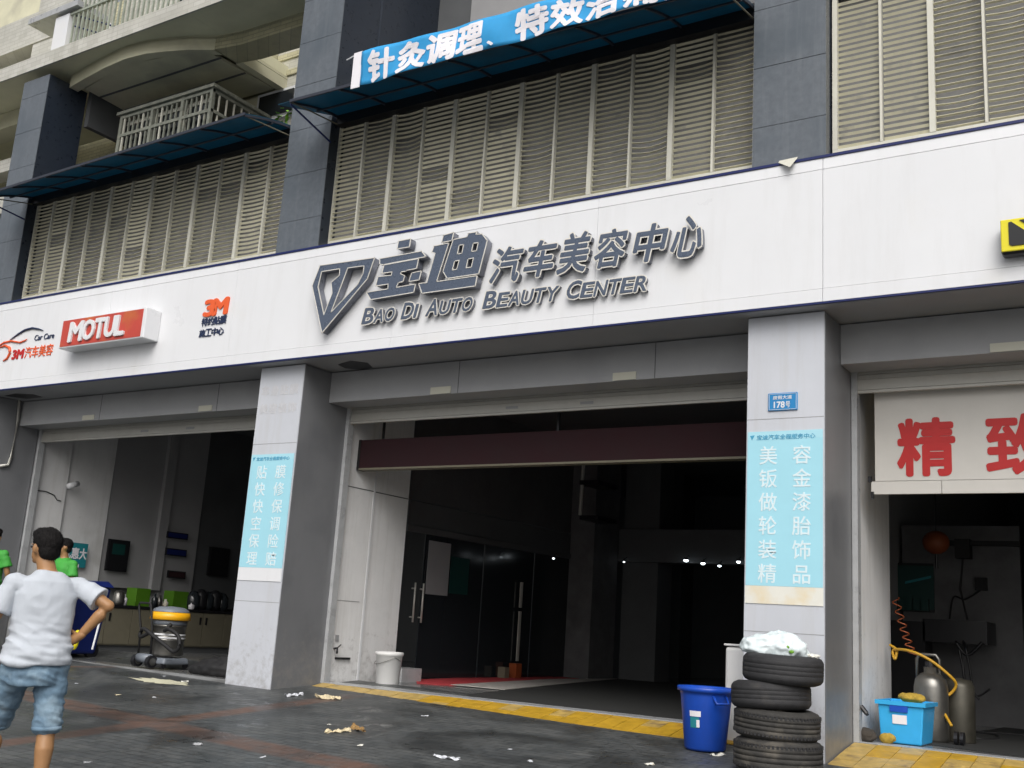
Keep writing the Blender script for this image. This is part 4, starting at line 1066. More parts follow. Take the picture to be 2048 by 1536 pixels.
hp = [PY(1780, 1290, 1.9), PY(1793, 1300, 1.85), PY(1790, 1318, 1.8), PY(1787, 1300, 1.85), PY(1820, 1302, 1.7), PY(1860, 1320, 1.7), PY(1900, 1352, 1.75), PY(1912, 1370, 1.8), PY(1900, 1388, 1.8), PY(1876, 1400, 1.75), PY(1888, 1425, 1.7), PY(1903, 1452, 1.6)]
o = MB().tube(bez(hp), .013, 8).build('hose', 'hose', None, True); tag(o, 'yellow hose looping over the steel tank in the right garage', 'hose')
cp = []; A_, B_ = PX(1790, 1195, -2.66), PY(1826, 1310, 1.9); A_ = PY(1790, 1195, 2.2)
for i in range(160):
    t = i/159; c = A_.lerp(B_, t); c.z -= .12*math.sin(math.pi*t)*.3; a = t*2*math.pi*7
    cp.append(c+Vector((.035*math.cos(a), .035*math.sin(a), 0)))
o = MB().tube(cp, .006, 6).build('coiled_hose', 'coil', None, True); tag(o, 'thin orange coiled air hose hanging left in the right garage', 'hose')
# red lantern
lc = PY(1872, 1085, 4.2); LN = empty('lantern', lc, 'dim orange red round lantern hanging inside the right garage', 'lantern')
q = MB(); ball(q, lc, .15, .15, .135, 18); q.build('lantern_body', 'lantern', LN, True)
MB().tube([lc+Vector((0, 0, .13)), (lc.x, lc.y, 4.1)], .006, 6).tube([lc-Vector((0, 0, .13)), lc-Vector((0, 0, .30))], .018, 8).build('cord', 'black', LN)
# equipment in front of the inner wall of the right bay
EQ = empty('work_bench', (-2.4, 4.2, FZ), 'dark workbench with hanging black cables before the grey inner wall, right garage', 'workbench')
a, b_ = PY(1782, 1240, 4.2), PY(1850, 1282, 4.2); box('cabinet', 'black', a.x, b_.x+.0, 4.2, 4.6, FZ, a.z, EQ)
a, b_ = PY(1845, 1237, 4.2), PY(1975, 1290, 4.2); box('bench_top', 'black', a.x, b_.x, 4.2, 4.8, b_.z, a.z, EQ)
for du in (0, 14): 
    MB().tube(bez([PY(1912+du, 1282, 4.15), PY(1918+du, 1300, 4.1), PY(1926+du, 1340, 4.1), PY(1932+du, 1380, 4.1), PY(1945+du, 1400, 4.1)]), .014, 6).build('cable', 'black', EQ, True)
MB().tube(bez([PY(1925, 1305, 4.1), PY(1932, 1375, 4.1), PY(1955, 1392, 4.1), PY(1980, 1378, 4.1)]), .012, 6).build('cable', 'black', EQ, True)
MB().tube(bez([PY(1912, 1285, 4.1), PY(1935, 1310, 4.1), PY(1965, 1285, 4.1)]), .02, 6).build('cable', 'black', EQ, True)
for (u0, v0, u1, v1, m_, lb) in ((1780, 1130, 1869, 1220, 'tealdk', 'dark green framed board on the inner wall of the right garage'),):
    a, b_ = PY(u0, v0, 4.98), PY(u1, v1, 4.98); FRm = empty('wall_board', a, lb, 'board'); box('board_face', m_, a.x, b_.x, 4.975, 4.985, b_.z, a.z, FRm)
    MB().box(a.x, b_.x, 4.985, 4.998, b_.z-.03, a.z+.03).build('frame', 'black', FRm)
    for k in range(5): p = PY(1790+k*15, 1222, 4.95); box('green_bottle', 'tealdk', p.x-.05, p.x+.05, 4.9, 4.97, b_.z-.02, b_.z+.12, FRm)
    MB().hexa([(a.x+.18, 4.972, b_.z+.30), (b_.x-.03, 4.972, b_.z+.38), (b_.x-.03, 4.974, b_.z+.38), (a.x+.18, 4.974, b_.z+.30), (a.x+.18, 4.972, b_.z+.33), (b_.x-.03, 4.972, b_.z+.41), (b_.x-.03, 4.974, b_.z+.41), (a.x+.18, 4.974, b_.z+.33)]).build('stripe', 'teal', FRm)

# ---- left shop items
K = empty('counter', (-14.8, 3.4, FZ), 'low beige cupboard counter with dark top along the left shop wall', 'counter')
box('counter_body', 'cab', -15.1, -14.5, 1.55, 6.0, FZ+.10, .80, K); box('counter_top', 'black', -15.1, -14.47, 1.53, 6.02, .802, .845, K)
box('counter_plinth', 'walldark', -15.1, -14.54, 1.58, 5.98, FZ, FZ+.098, K)
for k in range(9):
    d_ = box('cupboard_door', 'cab', -14.499, -14.487, 1.57+k*.49, 2.05+k*.49, FZ+.12, .79, K)
    box('handle', 'black', -14.486, -14.475, 1.62+k*.49+(.36 if k % 2 == 0 else 0), 1.65+k*.49+(.36 if k % 2 == 0 else 0), .60, .72, d_)
for (u0, u1, v0, v1, m_, lb) in ((270, 302, 1178, 1210, 'lime', 'bright lime green box on the counter of the left shop'), (345, 378, 1184, 1212, 'lime', 'dim green box further back on the same counter')):
    a, b_ = PX(u0, v1, -14.7), PX(u1, v0, -14.7); o = box('green_box', m_, -14.95, -14.7, a.y, b_.y, .847, b_.z); tag(o, lb, 'box')
for (u, v0, v1, m_, lb) in ((240, 1165, 1208, 'steel', 'shiny kettle like tin at the left end of the counter'),):
    p = PX(u, v1, -14.6); q = MB().lathe((-14.65, p.y, .846), [(0, 0), (.09, 0), (.10, .05), (.085, .18), (.05, .22), (0, .23)], 18); o = q.build('metal_tin', m_, None, True); tag(o, lb, 'tin')
for k, u in enumerate((388, 402, 416, 430, 445)):
    p = PX(u, 1210, -14.65); o = MB().lathe((-14.68, p.y, .846), [(0, 0), (.10, 0), (.12, .08), (.12, .22+.05*(k % 2)), (.06, .30+.04*(k % 2)), (0, .32+.04*(k % 2))], 14).build('dark_bottle', 'black' if k % 2 else 'darkglass', None, True)
    tag(o, ('first', 'second', 'middle', 'fourth', 'last')[k]+' of five dark rounded containers in a row on the counter, counted from left', 'container', 'dark containers on the far end of the counter')
def framed(u0, v0, u1, v1, x, m_, label, cat, extra=None):
    a, b_ = PX(u0, v0, x), PX(u1, v1, x); E_ = empty('wall_frame', a, label, cat)
    box('frame', 'black', x-.02, x+.01, a.y-.02, b_.y+.02, b_.z-.02, a.z+.02, E_); box('picture', m_, x+.0105, x+.016, a.y, b_.y, b_.z, a.z, E_)
    if extra: extra(E_, a, b_, x)
    return E_
def grn(E_, a, b_, x): MB().box(x+.0165, x+.018, a.y+.06, b_.y-.07, a.z-.22, a.z-.05).build('green_print', 'tealdk', E_)
framed(220, 1080, 250, 1142, -15.10, 'black', 'tall black framed screen with faint green picture on the left shop wall', 'screen', grn)
framed(422, 1096, 452, 1152, -15.10, 'black', 'tall black screen without picture, far end of the left shop wall', 'screen')
framed(337, 1065, 373, 1078, -15.05, 'blue_dark', 'highest of three small framed photos on the left shop wall', 'picture')
framed(334, 1098, 370, 1112, -15.05, 'blue_dark', 'middle one of three small framed photos on the left shop wall', 'picture')
framed(338, 1143, 368, 1156, -15.05, 'darkred', 'lowest, reddish one of three small framed photos on the left shop wall', 'picture')
TPn = empty('teal_poster', (-15.0, 1.9, 1.6), 'teal poster with white handwriting behind the man with white shirt', 'poster')
a, b_ = PX(118, 1075, -15.06), PX(170, 1136, -15.06)
box('sheet', 'teal', -15.07, -15.06, a.y, b_.y, b_.z, a.z-.05, TPn)
text('lettering', '优惠大', a.y+.12, a.z-.30, .42, .17, -15.06, .004, 'bannerw', TPn, .03, axis='x')
for k in range(3): box('print_line', 'bannerw' if k != 1 else 'sky_blue', -15.0595, -15.056, a.y+.16, b_.y-.12-k*.05, a.z-.43-k*.11, a.z-.38-k*.11, TPn)
CMr = empty('security_camera', (-15, 1.6, 2.6), 'small white wall camera high on the left shop wall', 'camera')
p = PX(140, 972, -15.05); MB().tube([(-15.12, p.y, p.z), (-14.98, p.y-.03, p.z+.02)], .018).build('arm', 'black', CMr, True)
MB().tube([(-15.0, p.y+.10, p.z+.05), (-14.98, p.y-.08, p.z-.02)], .045, 14).build('camera_body', 'sign', CMr, True)
# wiring along the wall
o = MB().tube([PX(62, 979, -15.09), PX(92, 983, -15.09), PX(108, 990, -15.09), PX(114, 1000, -15.09), PX(122, 1002, -15.09)], .008, 6).build('wall_cable', 'black', None); tag(o, 'thin dark cable crossing the left shop wall', 'cable')
# drain pipe under the soffit on far left column side
o = MB().tube([PX(39, 800, -15.05), PX(36, 840, -15.05), PX(22, 915, -15.05), PX(16, 930, -15.05), PX(0, 932, -15.05)], .022, 8).build('drain_pipe', 'steel_sh', None, True); tag(o, 'thin white drain pipe bending on the far left column', 'pipe')

# vacuum cleaner
vx, vy = -11.08, .42; vz = FZ
VC = empty('vacuum_cleaner', (vx, vy, vz), 'steel wet vacuum cleaner with yellow band and push handle, left garage entrance', 'vacuum cleaner')
q = MB().hexa([(vx-.21, vy-.20, vz+.05), (vx+.21, vy-.20, vz+.05), (vx+.21, vy+.22, vz+.05), (vx-.21, vy+.22, vz+.05), (vx-.20, vy-.18, vz+.13), (vx+.20, vy-.18, vz+.13), (vx+.20, vy+.20, vz+.13), (vx-.20, vy+.20, vz+.13)])
o = q.build('trolley', 'vacgrey', VC); bevel(o, .03, 3)
for sx in (-.22, .04):
    w_ = MB().tube([(vx+sx-.03, vy-.25, vz+.075), (vx+sx+.03, vy-.25, vz+.075)], .075, 20).build('wheel', 'black', VC); MB().tube([(vx+sx-.036, vy-.25, vz+.075), (vx+sx+.036, vy-.25, vz+.075)], .045, 16).build('hub', 'steel', w_)
MB().tube([(vx-.20, vy-.25, vz+.11), (vx+.02, vy-.25, vz+.11)], .055, 16).build('wheel_guard', 'vacgrey', VC, True)
for sx, sy in ((.17, -.17), (.17, .18)): MB().tube([(vx+sx-.015, vy+sy, vz+.035), (vx+sx+.015, vy+sy, vz+.035)], .035, 12).build('castor', 'black', VC)
lathe_obj('drum', 'steel', [(0, .15), (.195, .15), (.20, .17), (.20, .33), (.206, .335), (.206, .35), (.20, .355), (.20, .50), (.21, .505), (.21, .525), (0, .525)], VC, vx, vy, vz)
lathe_obj('motor_collar', 'vacgrey', [(.19, .525), (.205, .53), (.215, .58), (0, .585)], VC, vx, vy, vz)
lathe_obj('yellow_band', 'vacyellow', [(.215, .585), (.252, .59), (.232, .68), (.0, .685)], VC, vx, vy, vz)
lathe_obj('motor_cap', 'vacgrey', [(.225, .685), (.215, .715), (.15, .745), (.0, .755)], VC, vx, vy, vz)
MB().tube([(vx-.30, vy-.18, vz+.14), (vx-.30, vy-.19, vz+.45), (vx-.36, vy-.22, vz+.75), (vx-.34, vy-.22, vz+.775), (vx-.10, vy-.26, vz+.775), (vx-.085, vy-.26, vz+.76), (vx-.02, vy-.24, vz+.45), (vx-.02, vy-.22, vz+.14)], .014, 10).build('push_handle', 'matteblack', VC, True)
MB().tube(bez([(vx+.17, vy-.12, vz+.54), (vx+.16, vy-.20, vz+.46), (vx+.26, vy-.22, vz+.48), (vx+.40, vy-.2, vz+.42), (vx+.46, vy-.2, vz+.30), (vx+.38, vy-.2, vz+.22), (vx+.24, vy-.22, vz+.28), (vx+.05, vy-.26, vz+.38), (vx-.15, vy-.26, vz+.46), (vx-.28, vy-.2, vz+.42), (vx-.22, vy-.24, vz+.36), (vx-.05, vy-.26, vz+.42)]), .024, 10).build('suction_hose', 'matteblack', VC, True)
for zz in (.36, .40): lathe_obj('drum_clip', 'sign', [(.207, zz), (.21, zz+.01), (.207, zz+.02)], VC, vx, vy, vz)
# dark tray on the floor by the left column
q = MB(); ball(q, (-10.06, .42, FZ+.05), .40, .24, .15, 22); ball(q, (-9.90, .42, FZ+.10), .24, .18, .14, 18); ball(q, (-10.30, .36, FZ+.04), .22, .16, .09, 16)
o = remesh(q, .014, 4, 'matteblack', 'black_sack', None, disp=lambda p: .018*noise.noise(Vector((p.x*9, p.y*9, p.z*16)))); tag(o, 'low black sack on the floor just left of the left column', 'sack')
p = PZ(398, 1296, FZ); o = MB().lathe((p.x, p.y, FZ), [(0, 0), (.10, 0), (.13, .16), (.14, .17), (.12, .16), (.09, .02), (0, .02)], 20).build('green_bowl', 'lime', None, True); tag(o, 'small green tub on the floor behind the vacuum cleaner', 'tub')
# wheeled blue bin, half hidden by the man
BI = empty('blue_bin', (-13.17, .5, FZ), 'tall dark blue wheeled bin half hidden behind the man with white shirt', 'bin')
o = MB().hexa([(-13.30, .22, FZ+.05), (-12.82, .22, FZ+.05), (-12.82, .70, FZ+.05), (-13.30, .70, FZ+.05), (-13.42, .15, 1.07), (-12.76, .15, 1.07), (-12.76, .78, 1.07), (-13.42, .78, 1.07)]).build('bin_body', 'blue_dark', BI); bevel(o, .04, 3)
o = MB().hexa([(-13.45, .12, 1.075), (-12.73, .12, 1.075), (-12.73, .81, 1.075), (-13.45, .81, 1.075), (-13.37, .22, 1.13), (-12.82, .22, 1.13), (-12.82, .76, 1.16), (-13.37, .76, 1.16)]).build('lid', 'blue_dark', BI); bevel(o, .02)
for sx in (-13.27, -12.87): MB().tube([(sx-.03, .66, FZ+.10), (sx+.03, .66, FZ+.10)], .10, 16).build('wheel', 'black', BI)
PLp = PY(184, 1302, .05); q = MB().tube([(PLp.x, .05, PLp.z+.02), (PLp.x+.02, .12, PLp.z+.60)], .013, 8); o = q.build('white_pole', 'sign'); tag(o, 'short white pole leaning against the dark blue bin', 'pole')
yl = PY(150, 1283, .0); q = MB(); ball(q, yl, .05, .05, .11, 12); ball(q, yl+Vector((.04, 0, .10)), .06, .04, .05, 12); o = remesh(q, .01, 2, 'yellow', 'spray_bottle'); tag(o, 'yellow spray bottle hung on the blue bin beside the man', 'bottle')

# ---- litter on the paving, pale scraps also stand for wet glints
def crumpled_sheet(c, t, L_, wd, hgt, seed, nu=16, nv=7):
    rnd = random.Random(seed); o3 = Vector((rnd.uniform(0, 90), rnd.uniform(0, 90), 0)); q = MB(); nn = Vector((-t.y, t.x, 0))
    for i in range(nu+1):
        f = i/nu
        for j in range(nv+1):
            g = j/nv-.5
            ww = wd*(.55+.55*noise.noise(Vector((f*4, 1.5, seed*3.1)))+.35*math.sin(math.pi*f))
            p = c+t*((f-.5)*L_)+nn*(g*ww)
            n1 = noise.noise(Vector((f*L_*16, g*wd*30, 0))+o3); n2 = abs(noise.noise(Vector((f*L_*34, g*wd*50, 7))+o3))
            p += t*(.012*noise.noise(Vector((f*9, g*7, 3))+o3))+nn*(.018*noise.noise(Vector((f*6, g*5, 9))+o3))
            q.v.append((p.x, p.y, G(p.x, p.y)+.003+hgt*max(0, .35+.8*n1+.5*n2-1.1*abs(g)**2)))
    for i in range(nu):
        for j in range(nv):
            a_ = i*(nv+1)+j; q.f.append((a_, a_+nv+1, a_+nv+2, a_+1)); q.mi.append(0)
    return q
def strip_litter(u0, v0, u1, v1, wd, m, name, label, cat, amp=.03, hgt=.035, seed=1):
    a, b_ = PG(u0, v0), PG(u1, v1); t = (b_-a); L_ = t.length; t.z = 0; t.normalize()
    o = crumpled_sheet((a+b_)/2, t, L_, wd*1.5, hgt*1.1, seed).build(name, m); so_ = o.modifiers.new('s', 'SOLIDIFY'); so_.thickness = .0015
    return tag(o, label, cat)
strip_litter(572, 1394, 604, 1390, .05, 'ragw', 'paper_wrapper', 'crumpled pale wrapper on the paving at the foot of the left column', 'wrapper', seed=3)
strip_litter(630, 1396, 682, 1400, .075, 'rag', 'cream_cloth', 'crumpled cream cloth on the paving left of the yellow ramp', 'cloth', hgt=.05, seed=4)
strip_litter(650, 1467, 700, 1464, .035, 'rag', 'torn_paper', 'long torn cream paper lying in the middle of the wet paving', 'paper', hgt=.03, seed=5)
strip_litter(705, 1458, 728, 1466, .04, 'brownrag', 'brown_scrap', 'curled brown scrap at the right end of the torn cream paper', 'scrap', hgt=.045, seed=6)
strip_litter(868, 1514, 920, 1522, .028, 'ragw', 'white_rag', 'thin white strip of rag near the bottom edge, lower centre', 'rag', hgt=.025, seed=7)
bits = [(850, 1433, .035, 'lone white paper scrap in front of the yellow ramp'), (657, 1450, .02, 'tiny scrap just above the torn cream paper'), (131, 1366, .02, 'tiny scrap right beside the shorts of the man'),
        (153, 1368, .022, 'tiny flat scrap second from the man'), (236, 1391, .025, 'round white scrap between the man and the cement patch, lower left'), (309, 1396, .03, 'white scrap below the cement patch'),
        (328, 1353, .02, 'tan scrap at the front of the vacuum cleaner'), (370, 1364, .035, 'white scrap at the right end of the cement patch'), (175, 1526, .025, 'cream scrap near the bottom edge beside the calf of the man'),
        (1020, 1500, .014, 'tiny yellowish scrap in the lower centre'), (1436, 1512, .05, 'white scrap standing for a wet glint in front of the blue barrel'), (1400, 1502, .03, 'pale scrap standing for a wet glint at the left foot of the blue barrel'),
        (1060, 1524, .03, 'flat pale scrap at the bottom edge, lower centre'), (1300, 1530, .035, 'flat pale scrap standing for a wet glint at the bottom edge, left of the tyres'), (395, 1490, .03, 'faint grey scrap on the terracotta band'),
        (525, 1515, .022, 'grey scrap near the bottom edge, right of the band crossing'), (720, 1492, .03, 'faint pale scrap under the torn cream paper')]
for i, (u, v, r_, lb) in enumerate(bits):
    P = PG(u, v); an = random.uniform(0, 3); t = Vector((math.cos(an), math.sin(an), 0))
    o = crumpled_sheet(P, t, r_*2.4, r_*1.5, r_*.5, 40+i, 6, 4).build('scrap_glint', ('ragw', 'paper', 'kerb')[i % 3]); so_ = o.modifiers.new('s', 'SOLIDIFY'); so_.thickness = .001  # small scraps serve as litter and as modelled glints of wet paving
    tag(o, lb, 'scrap', 'paper scraps scattered on the paving')
# dried cement patch
P = PG(320, 1363); q = MB(); n = 26
pts = [(P.x+(.42+.10*math.sin(k*2.3)+.05*math.sin(k*5.1))*math.cos(2*math.pi*k/n), P.y+(.16+.03*math.sin(k*3.7))*math.sin(2*math.pi*k/n)) for k in range(n)]
q.v = [(x, y, G(x, y)+.004) for x, y in pts]+[(P.x, P.y, G(P.x, P.y)+.009)]; q.f = [(k, (k+1) % n, n) for k in range(n)]; q.mi = [0]*n
tag(q.build('cement_patch', 'soffit', None, True), kind='structure')
# small green plant at the pier
PLn = empty('small_plant', (-9.5, .2, 7.0), 'small green leafy plant peeping out beside the middle pier above the left canopy', 'plant')
base = PY(576, 231, .30)
rnd = random.Random(4)
for k in range(16):
    c = base+Vector((rnd.uniform(-.16, .10), rnd.uniform(-.1, .1), rnd.uniform(-.10, .09))); t = Vector((rnd.uniform(-1, 1), rnd.uniform(-1, .3), rnd.uniform(-.6, .8))).normalized()*.06; s_ = t.cross(Vector((0, 0, 1))).normalized()*.028
    q = MB(); q.v = [tuple(c-t), tuple(c+s_-t*.2), tuple(c+t), tuple(c-s_-t*.2), tuple(c+Vector((0, 0, .008)))]; q.f = [(0, 1, 4), (1, 2, 4), (2, 3, 4), (3, 0, 4)]; q.mi = [0]*4
    q.build('leaf', 'leaf', PLn)
MB().tube([base+Vector((0, 0, -.25)), base+Vector((-.03, 0, .02))], .008, 6).build('stem', 'leaf', PLn)

# ================================================================ PEOPLE
def person(base, yaw, label, height=1.66, shirt='shirt', legs='denim', shorts=True, pose='hip', head_turn=.0, lod=.010, stride=.0, mult=1.0):
    """body in its own space: x = to the person's right hand side as seen from behind, y = forward; metres at 1.70 m"""
    P = empty('person', base, label, 'person'); k = height/1.70
    Rz = Matrix.Rotation(yaw, 4, 'Z'); T = Matrix.Translation(base) @ Rz @ Matrix.Scale(k, 4)
    def put(mb):
        mb.v = [tuple(T @ Vector(v)) for v in mb.v]; return mb
    sh = 1.40; hipz = .90
    # joints
    RS, LS = (.198, -.01, sh-.03), (-.198, -.01, sh-.03)
    if pose == 'hip':
        RE, RW = (.375, -.12, 1.255), (.235, -.045, 1.055)
        LE, LW = (-.30, .0, 1.10), (-.345, .06, .865)
    else:
        RE, RW = (.27, .02, 1.10), (.25, .16, .90); LE, LW = (-.27, .02, 1.10), (-.25, .16, .90)
    HR, HL = (.105, 0, .89), (-.095, 0, .89)
    KR, KL = (.125, .02-stride*.1, .48), (-.15, .10+stride, .50)
    AR, AL = (.125, -.05, .09), (-.17, -.02+stride*1.2, .10)
    hc = Vector((-.045 if pose == 'hip' else 0, .025, 1.600))
    b = MB()
    # torso rings (flattened) then limbs
    def ring_loft(mb, rows, n=24):
        s = len(mb.v)
        for (cx, cy, cz, rx, ry) in rows:
            for i in range(n):
                a = 2*math.pi*i/n; ca, sa = math.cos(a), math.sin(a)
                mb.v.append((cx+rx*math.copysign(abs(ca)**.85, ca), cy+ry*math.copysign(abs(sa)**.85, sa), cz))
        for j in range(len(rows)-1):
            for i in range(n):
                i2 = (i+1) % n; mb.f.append((s+j*n+i, s+j*n+i2, s+(j+1)*n+i2, s+(j+1)*n+i)); mb.mi.append(0)
        mb.f.append(tuple(s+i for i in reversed(range(n)))); mb.mi.append(0)
        e = s+(len(rows)-1)*n; mb.f.append(tuple(e+i for i in range(n))); mb.mi.append(0)
    ring_loft(b, [(0, 0, .82, .15, .105), (0, -.01, .92, .16, .11), (0, 0, 1.05, .135, .095), (0, .005, 1.20, .155, .105), (0, 0, 1.33, .165, .105), (0, -.005, 1.41, .12, .08), (0, -.01, 1.45, .062, .06)])
    limb(b, [(0, -.01, 1.38), (hc.x*.4, .0, 1.46), (hc.x*.8, .012, 1.52)], [.075, .058, .056])
    # head, turned
    Rh = Matrix.Rotation(head_turn, 4, 'Z')
    hd = MB()
    ball(hd, (0, -.01, .02), .077, .095, .105, 24); ball(hd, (0, .035, -.045), .055, .060, .065, 20)
    ball(hd, (0, .078, -.085), .024, .022, .02, 12)                                     # chin
    ball(hd, (0, .100, -.012), .011, .018, .024, 10); ball(hd, (0, .108, -.024), .014, .012, .011, 10)  # nose
    ball(hd, (0, .086, -.052), .024, .010, .006, 10); ball(hd, (0, .085, -.062), .022, .010, .007, 10)  # lips
    for sx in (-1, 1):
        ball(hd, (sx*.079, .005, -.015), .010, .019, .032, 12); ball(hd, (sx*.083, -.004, -.008), .009, .014, .022, 10)   # ears
        ball(hd, (sx*.033, .088, .018), .020, .010, .006, 10)                            # brow
    hd.v = [tuple(hc + Rh @ (Vector(v)*1.0)) for v in hd.v]
    o_ = len(b.v); b.v += hd.v; b.f += [tuple(i+o_ for i in f) for f in hd.f]; b.mi += hd.mi
    for S_, E_, W_ in ((RS, RE, RW), (LS, LE, LW)):
        S_, E_, W_ = Vector(S_), Vector(E_), Vector(W_)
        limb(b, [S_, S_.lerp(E_, .45), E_, E_.lerp(W_, .3), W_], [.054, .048, .039, .041, .026])
    for H_, K_, A_ in ((HR, KR, AR), (HL, KL, AL)):
        H_, K_, A_ = Vector(H_), Vector(K_), Vector(A_)
        limb(b, [H_, H_.lerp(K_, .5), K_, K_.lerp(A_, .32)+Vector((0, -.018, 0)), K_.lerp(A_, .75), A_], [.092, .078, .056, .058, .040, .036])
        limb(b, [A_+Vector((0, -.035, -.055)), A_+Vector((0, .06, -.055)), A_+Vector((.0, .14, -.068))], [.036, .036, .026])
    put(b); body = remesh(b, lod*k, 5, 'skin', 'body', P)
    # hands
    def hand(Wp, Ep, side, curled):
        h = MB(); Wp, Ep = Vector(Wp), Vector(Ep); f = (Wp-Ep).normalized(); up = Vector((0, 0, 1)); s_ = f.cross(up).normalized(); n_ = s_.cross(f)
        if pose == 'hip' and side > 0:      # back of the hand on the hip, fingers forward
            f = Vector((-.62, .55, -.50)).normalized(); s_ = f.cross(up).normalized(); n_ = s_.cross(f)
        ball(h, Wp+f*.045, .036, .03, .033, 12); limb(h, [Wp-f*.02, Wp+f*.03, Wp+f*.07], [.026, .031, .030])
        for i in range(4):
            off = n_*(.030-.020*i); L3 = (.040, .045, .042, .034)[i]
            p0 = Wp+f*.072+off; p1 = p0+f*L3+s_*(-.010*side); p2 = p1+(f*.45-s_*.9*side).normalized()*.027; p3 = p2+(-f*.35-s_*.9*side).normalized()*.018
            limb(h, [p0, p1, p2, p3], [.0098, .0092, .0085, .0075], 8)
        t0 = Wp+f*.02+n_*.025; limb(h, [t0, t0+(f*.5+n_*.9).normalized()*.036, t0+(f*.9+n_*.7).normalized()*.066], [.012, .0105, .009], 8)
        put(h); remesh(h, .0045*k*(lod/.010), 2, 'skin', 'hand', P)
    hand(RW, RE, 1, True); hand(LW, LE, -1, True)
    # hair: cap over the skull, above the nape, behind the ears
    hr = MB(); ball(hr, (0, -.020, .040), .087, .102, .096, 26); ball(hr, (0, -.050, -.020), .075, .060, .068, 18); ball(hr, (0, .030, .085), .074, .070, .050, 18)
    hr.v = [tuple(hc + Rh @ (Vector(v)*.985)) for v in hr.v]; put(hr)
    remesh(hr, .0055*k, 12, 'hair', 'hair', P, disp=lambda p: .0035*noise.noise(Vector((p.x*90, p.y*90, p.z*40)))+.002*noise.noise(p*30))
    hm = [c for c in P.children if c.name.startswith('hair')][0].data; rs_ = random.Random(5); q = MB()
    top = world(P) @ Vector((0, 0, 0)); cc = T @ hc
    for vi in rs_.sample(range(len(hm.vertices)), min(1500, len(hm.vertices))):
        v = hm.vertices[vi]; nn = v.normal; g_ = Vector((rs_.uniform(-.5, .5), rs_.uniform(-.5, .5), -1.0+rs_.uniform(-.3, .9))); tt = (g_-nn*g_.dot(nn))
        if tt.length < .05: continue
        tt = (tt.normalized()+nn*rs_.uniform(.05, .45)).normalized(); sd = tt.cross(nn).normalized()*.0011*k; l_ = rs_.uniform(.010, .024)*k
        b0 = len(q.v); q.v += [tuple(v.co-sd), tuple(v.co+sd), tuple(v.co+tt*l_*.6+nn*.001-sd*.6), tuple(v.co+tt*l_*.6+nn*.001+sd*.6), tuple(v.co+tt*l_)]
        q.f += [(b0, b0+1, b0+3, b0+2), (b0+2, b0+3, b0+4)]; q.mi += [0, 0]
    tag(q.build('hair_strands', 'hair', P), kind='stuff')
    # eyes
    for sx in (-1, 1):
        ey = MB(); ball(ey, (0, 0, 0), .0115, .009, .0075, 10); c = hc + Rh @ Vector((sx*.032, .089, .002)); ey.v = [tuple(Vector(v)+c) for v in ey.v]; put(ey); ey.build('eye', 'black', P, True)
    # shirt
    s = MB()
    ring_loft(s, [(0, -.0, .868, .212, .160), (0, -.005, .94, .200, .150), (0, 0, 1.05, .178, .130), (0, 0, 1.18, .186, .130), (0, 0, 1.30, .194, .130), (0, -.005, 1.385, .168, .112), (0, -.01, 1.43, .10, .085), (0, -.01, 1.452, .070, .066)], 28)
    for S_, E_ in ((RS, RE), (LS, LE)):
        S_, E_ = Vector(S_), Vector(E_); inn = Vector((S_.x*.30, 0, S_.z-.045))
        limb(s, [inn, S_+Vector((0, 0, -.008)), S_.lerp(E_, .30)], [.085, .066, .066])
        s.tube([S_.lerp(E_, .2), S_.lerp(E_, .45), S_.lerp(E_, .68)], 0, 20, rs=[.064, .070, .080])
    put(s)
    def folds(p):
        q = T.inverted() @ p; w_ = max(0, min(1, (1.17-q.z)/.20)); n1 = noise.noise(Vector((q.x*5+q.z*4, q.y*6, q.z*26)))
        n2 = noise.noise(Vector((q.x*16, q.y*10, q.z*7))+Vector((3, 1, 2))); tn = noise.noise(Vector((q.x*4, q.y*4, (q.z-abs(q.x)*.9)*15+5)))
        n3 = 1-abs(noise.noise(Vector((q.x*3.5, q.y*3, (q.z+q.x*.35)*17))))*2; n4 = 1-abs(noise.noise(Vector((q.x*6-q.z*5, q.y*5, q.z*5+q.x*6))+Vector((9, 2, 4))))*2.4; return k*(.015*w_*n1 + .015*w_*n3 + .006*n4*(1-w_*.6) + .005*tn)
    remesh(s, lod*k*.8, 3, shirt, 'shirt', P, disp=folds)
    # shorts or trousers
    g = MB(); ring_loft(g, [(0, -.01, .74, .150, .125), (0, -.012, .82, .172, .132), (0, -.01, .90, .165, .122), (0, 0, .96, .150, .108)], 26)
    for H_, K_, A_ in ((HR, KR, AR), (HL, KL, AL)):
        H_, K_, A_ = Vector(H_), Vector(K_), Vector(A_)
        if shorts: limb(g, [H_+Vector((0, -.01, -.04)), H_.lerp(K_, .45), H_.lerp(K_, .95)], [.100, .097, .087], 20); 
        else: limb(g, [H_, H_.lerp(K_, .5), K_, A_+Vector((0, 0, .02))], [.105, .095, .078, .066], 18)
    put(g)
    def df(p):
        q = T.inverted() @ p
        n3 = 1-abs(noise.noise(Vector((q.x*8+q.z*5, q.y*8, q.z*17+q.x*6))))*2.4; return k*(.008*noise.noise(Vector((q.x*9+q.z*7, q.y*9, q.z*22))) + .008*n3 + .003*noise.noise(q*34))
    remesh(g, lod*k*.85, 3, legs, 'shorts' if shorts else 'trousers', P, disp=df)
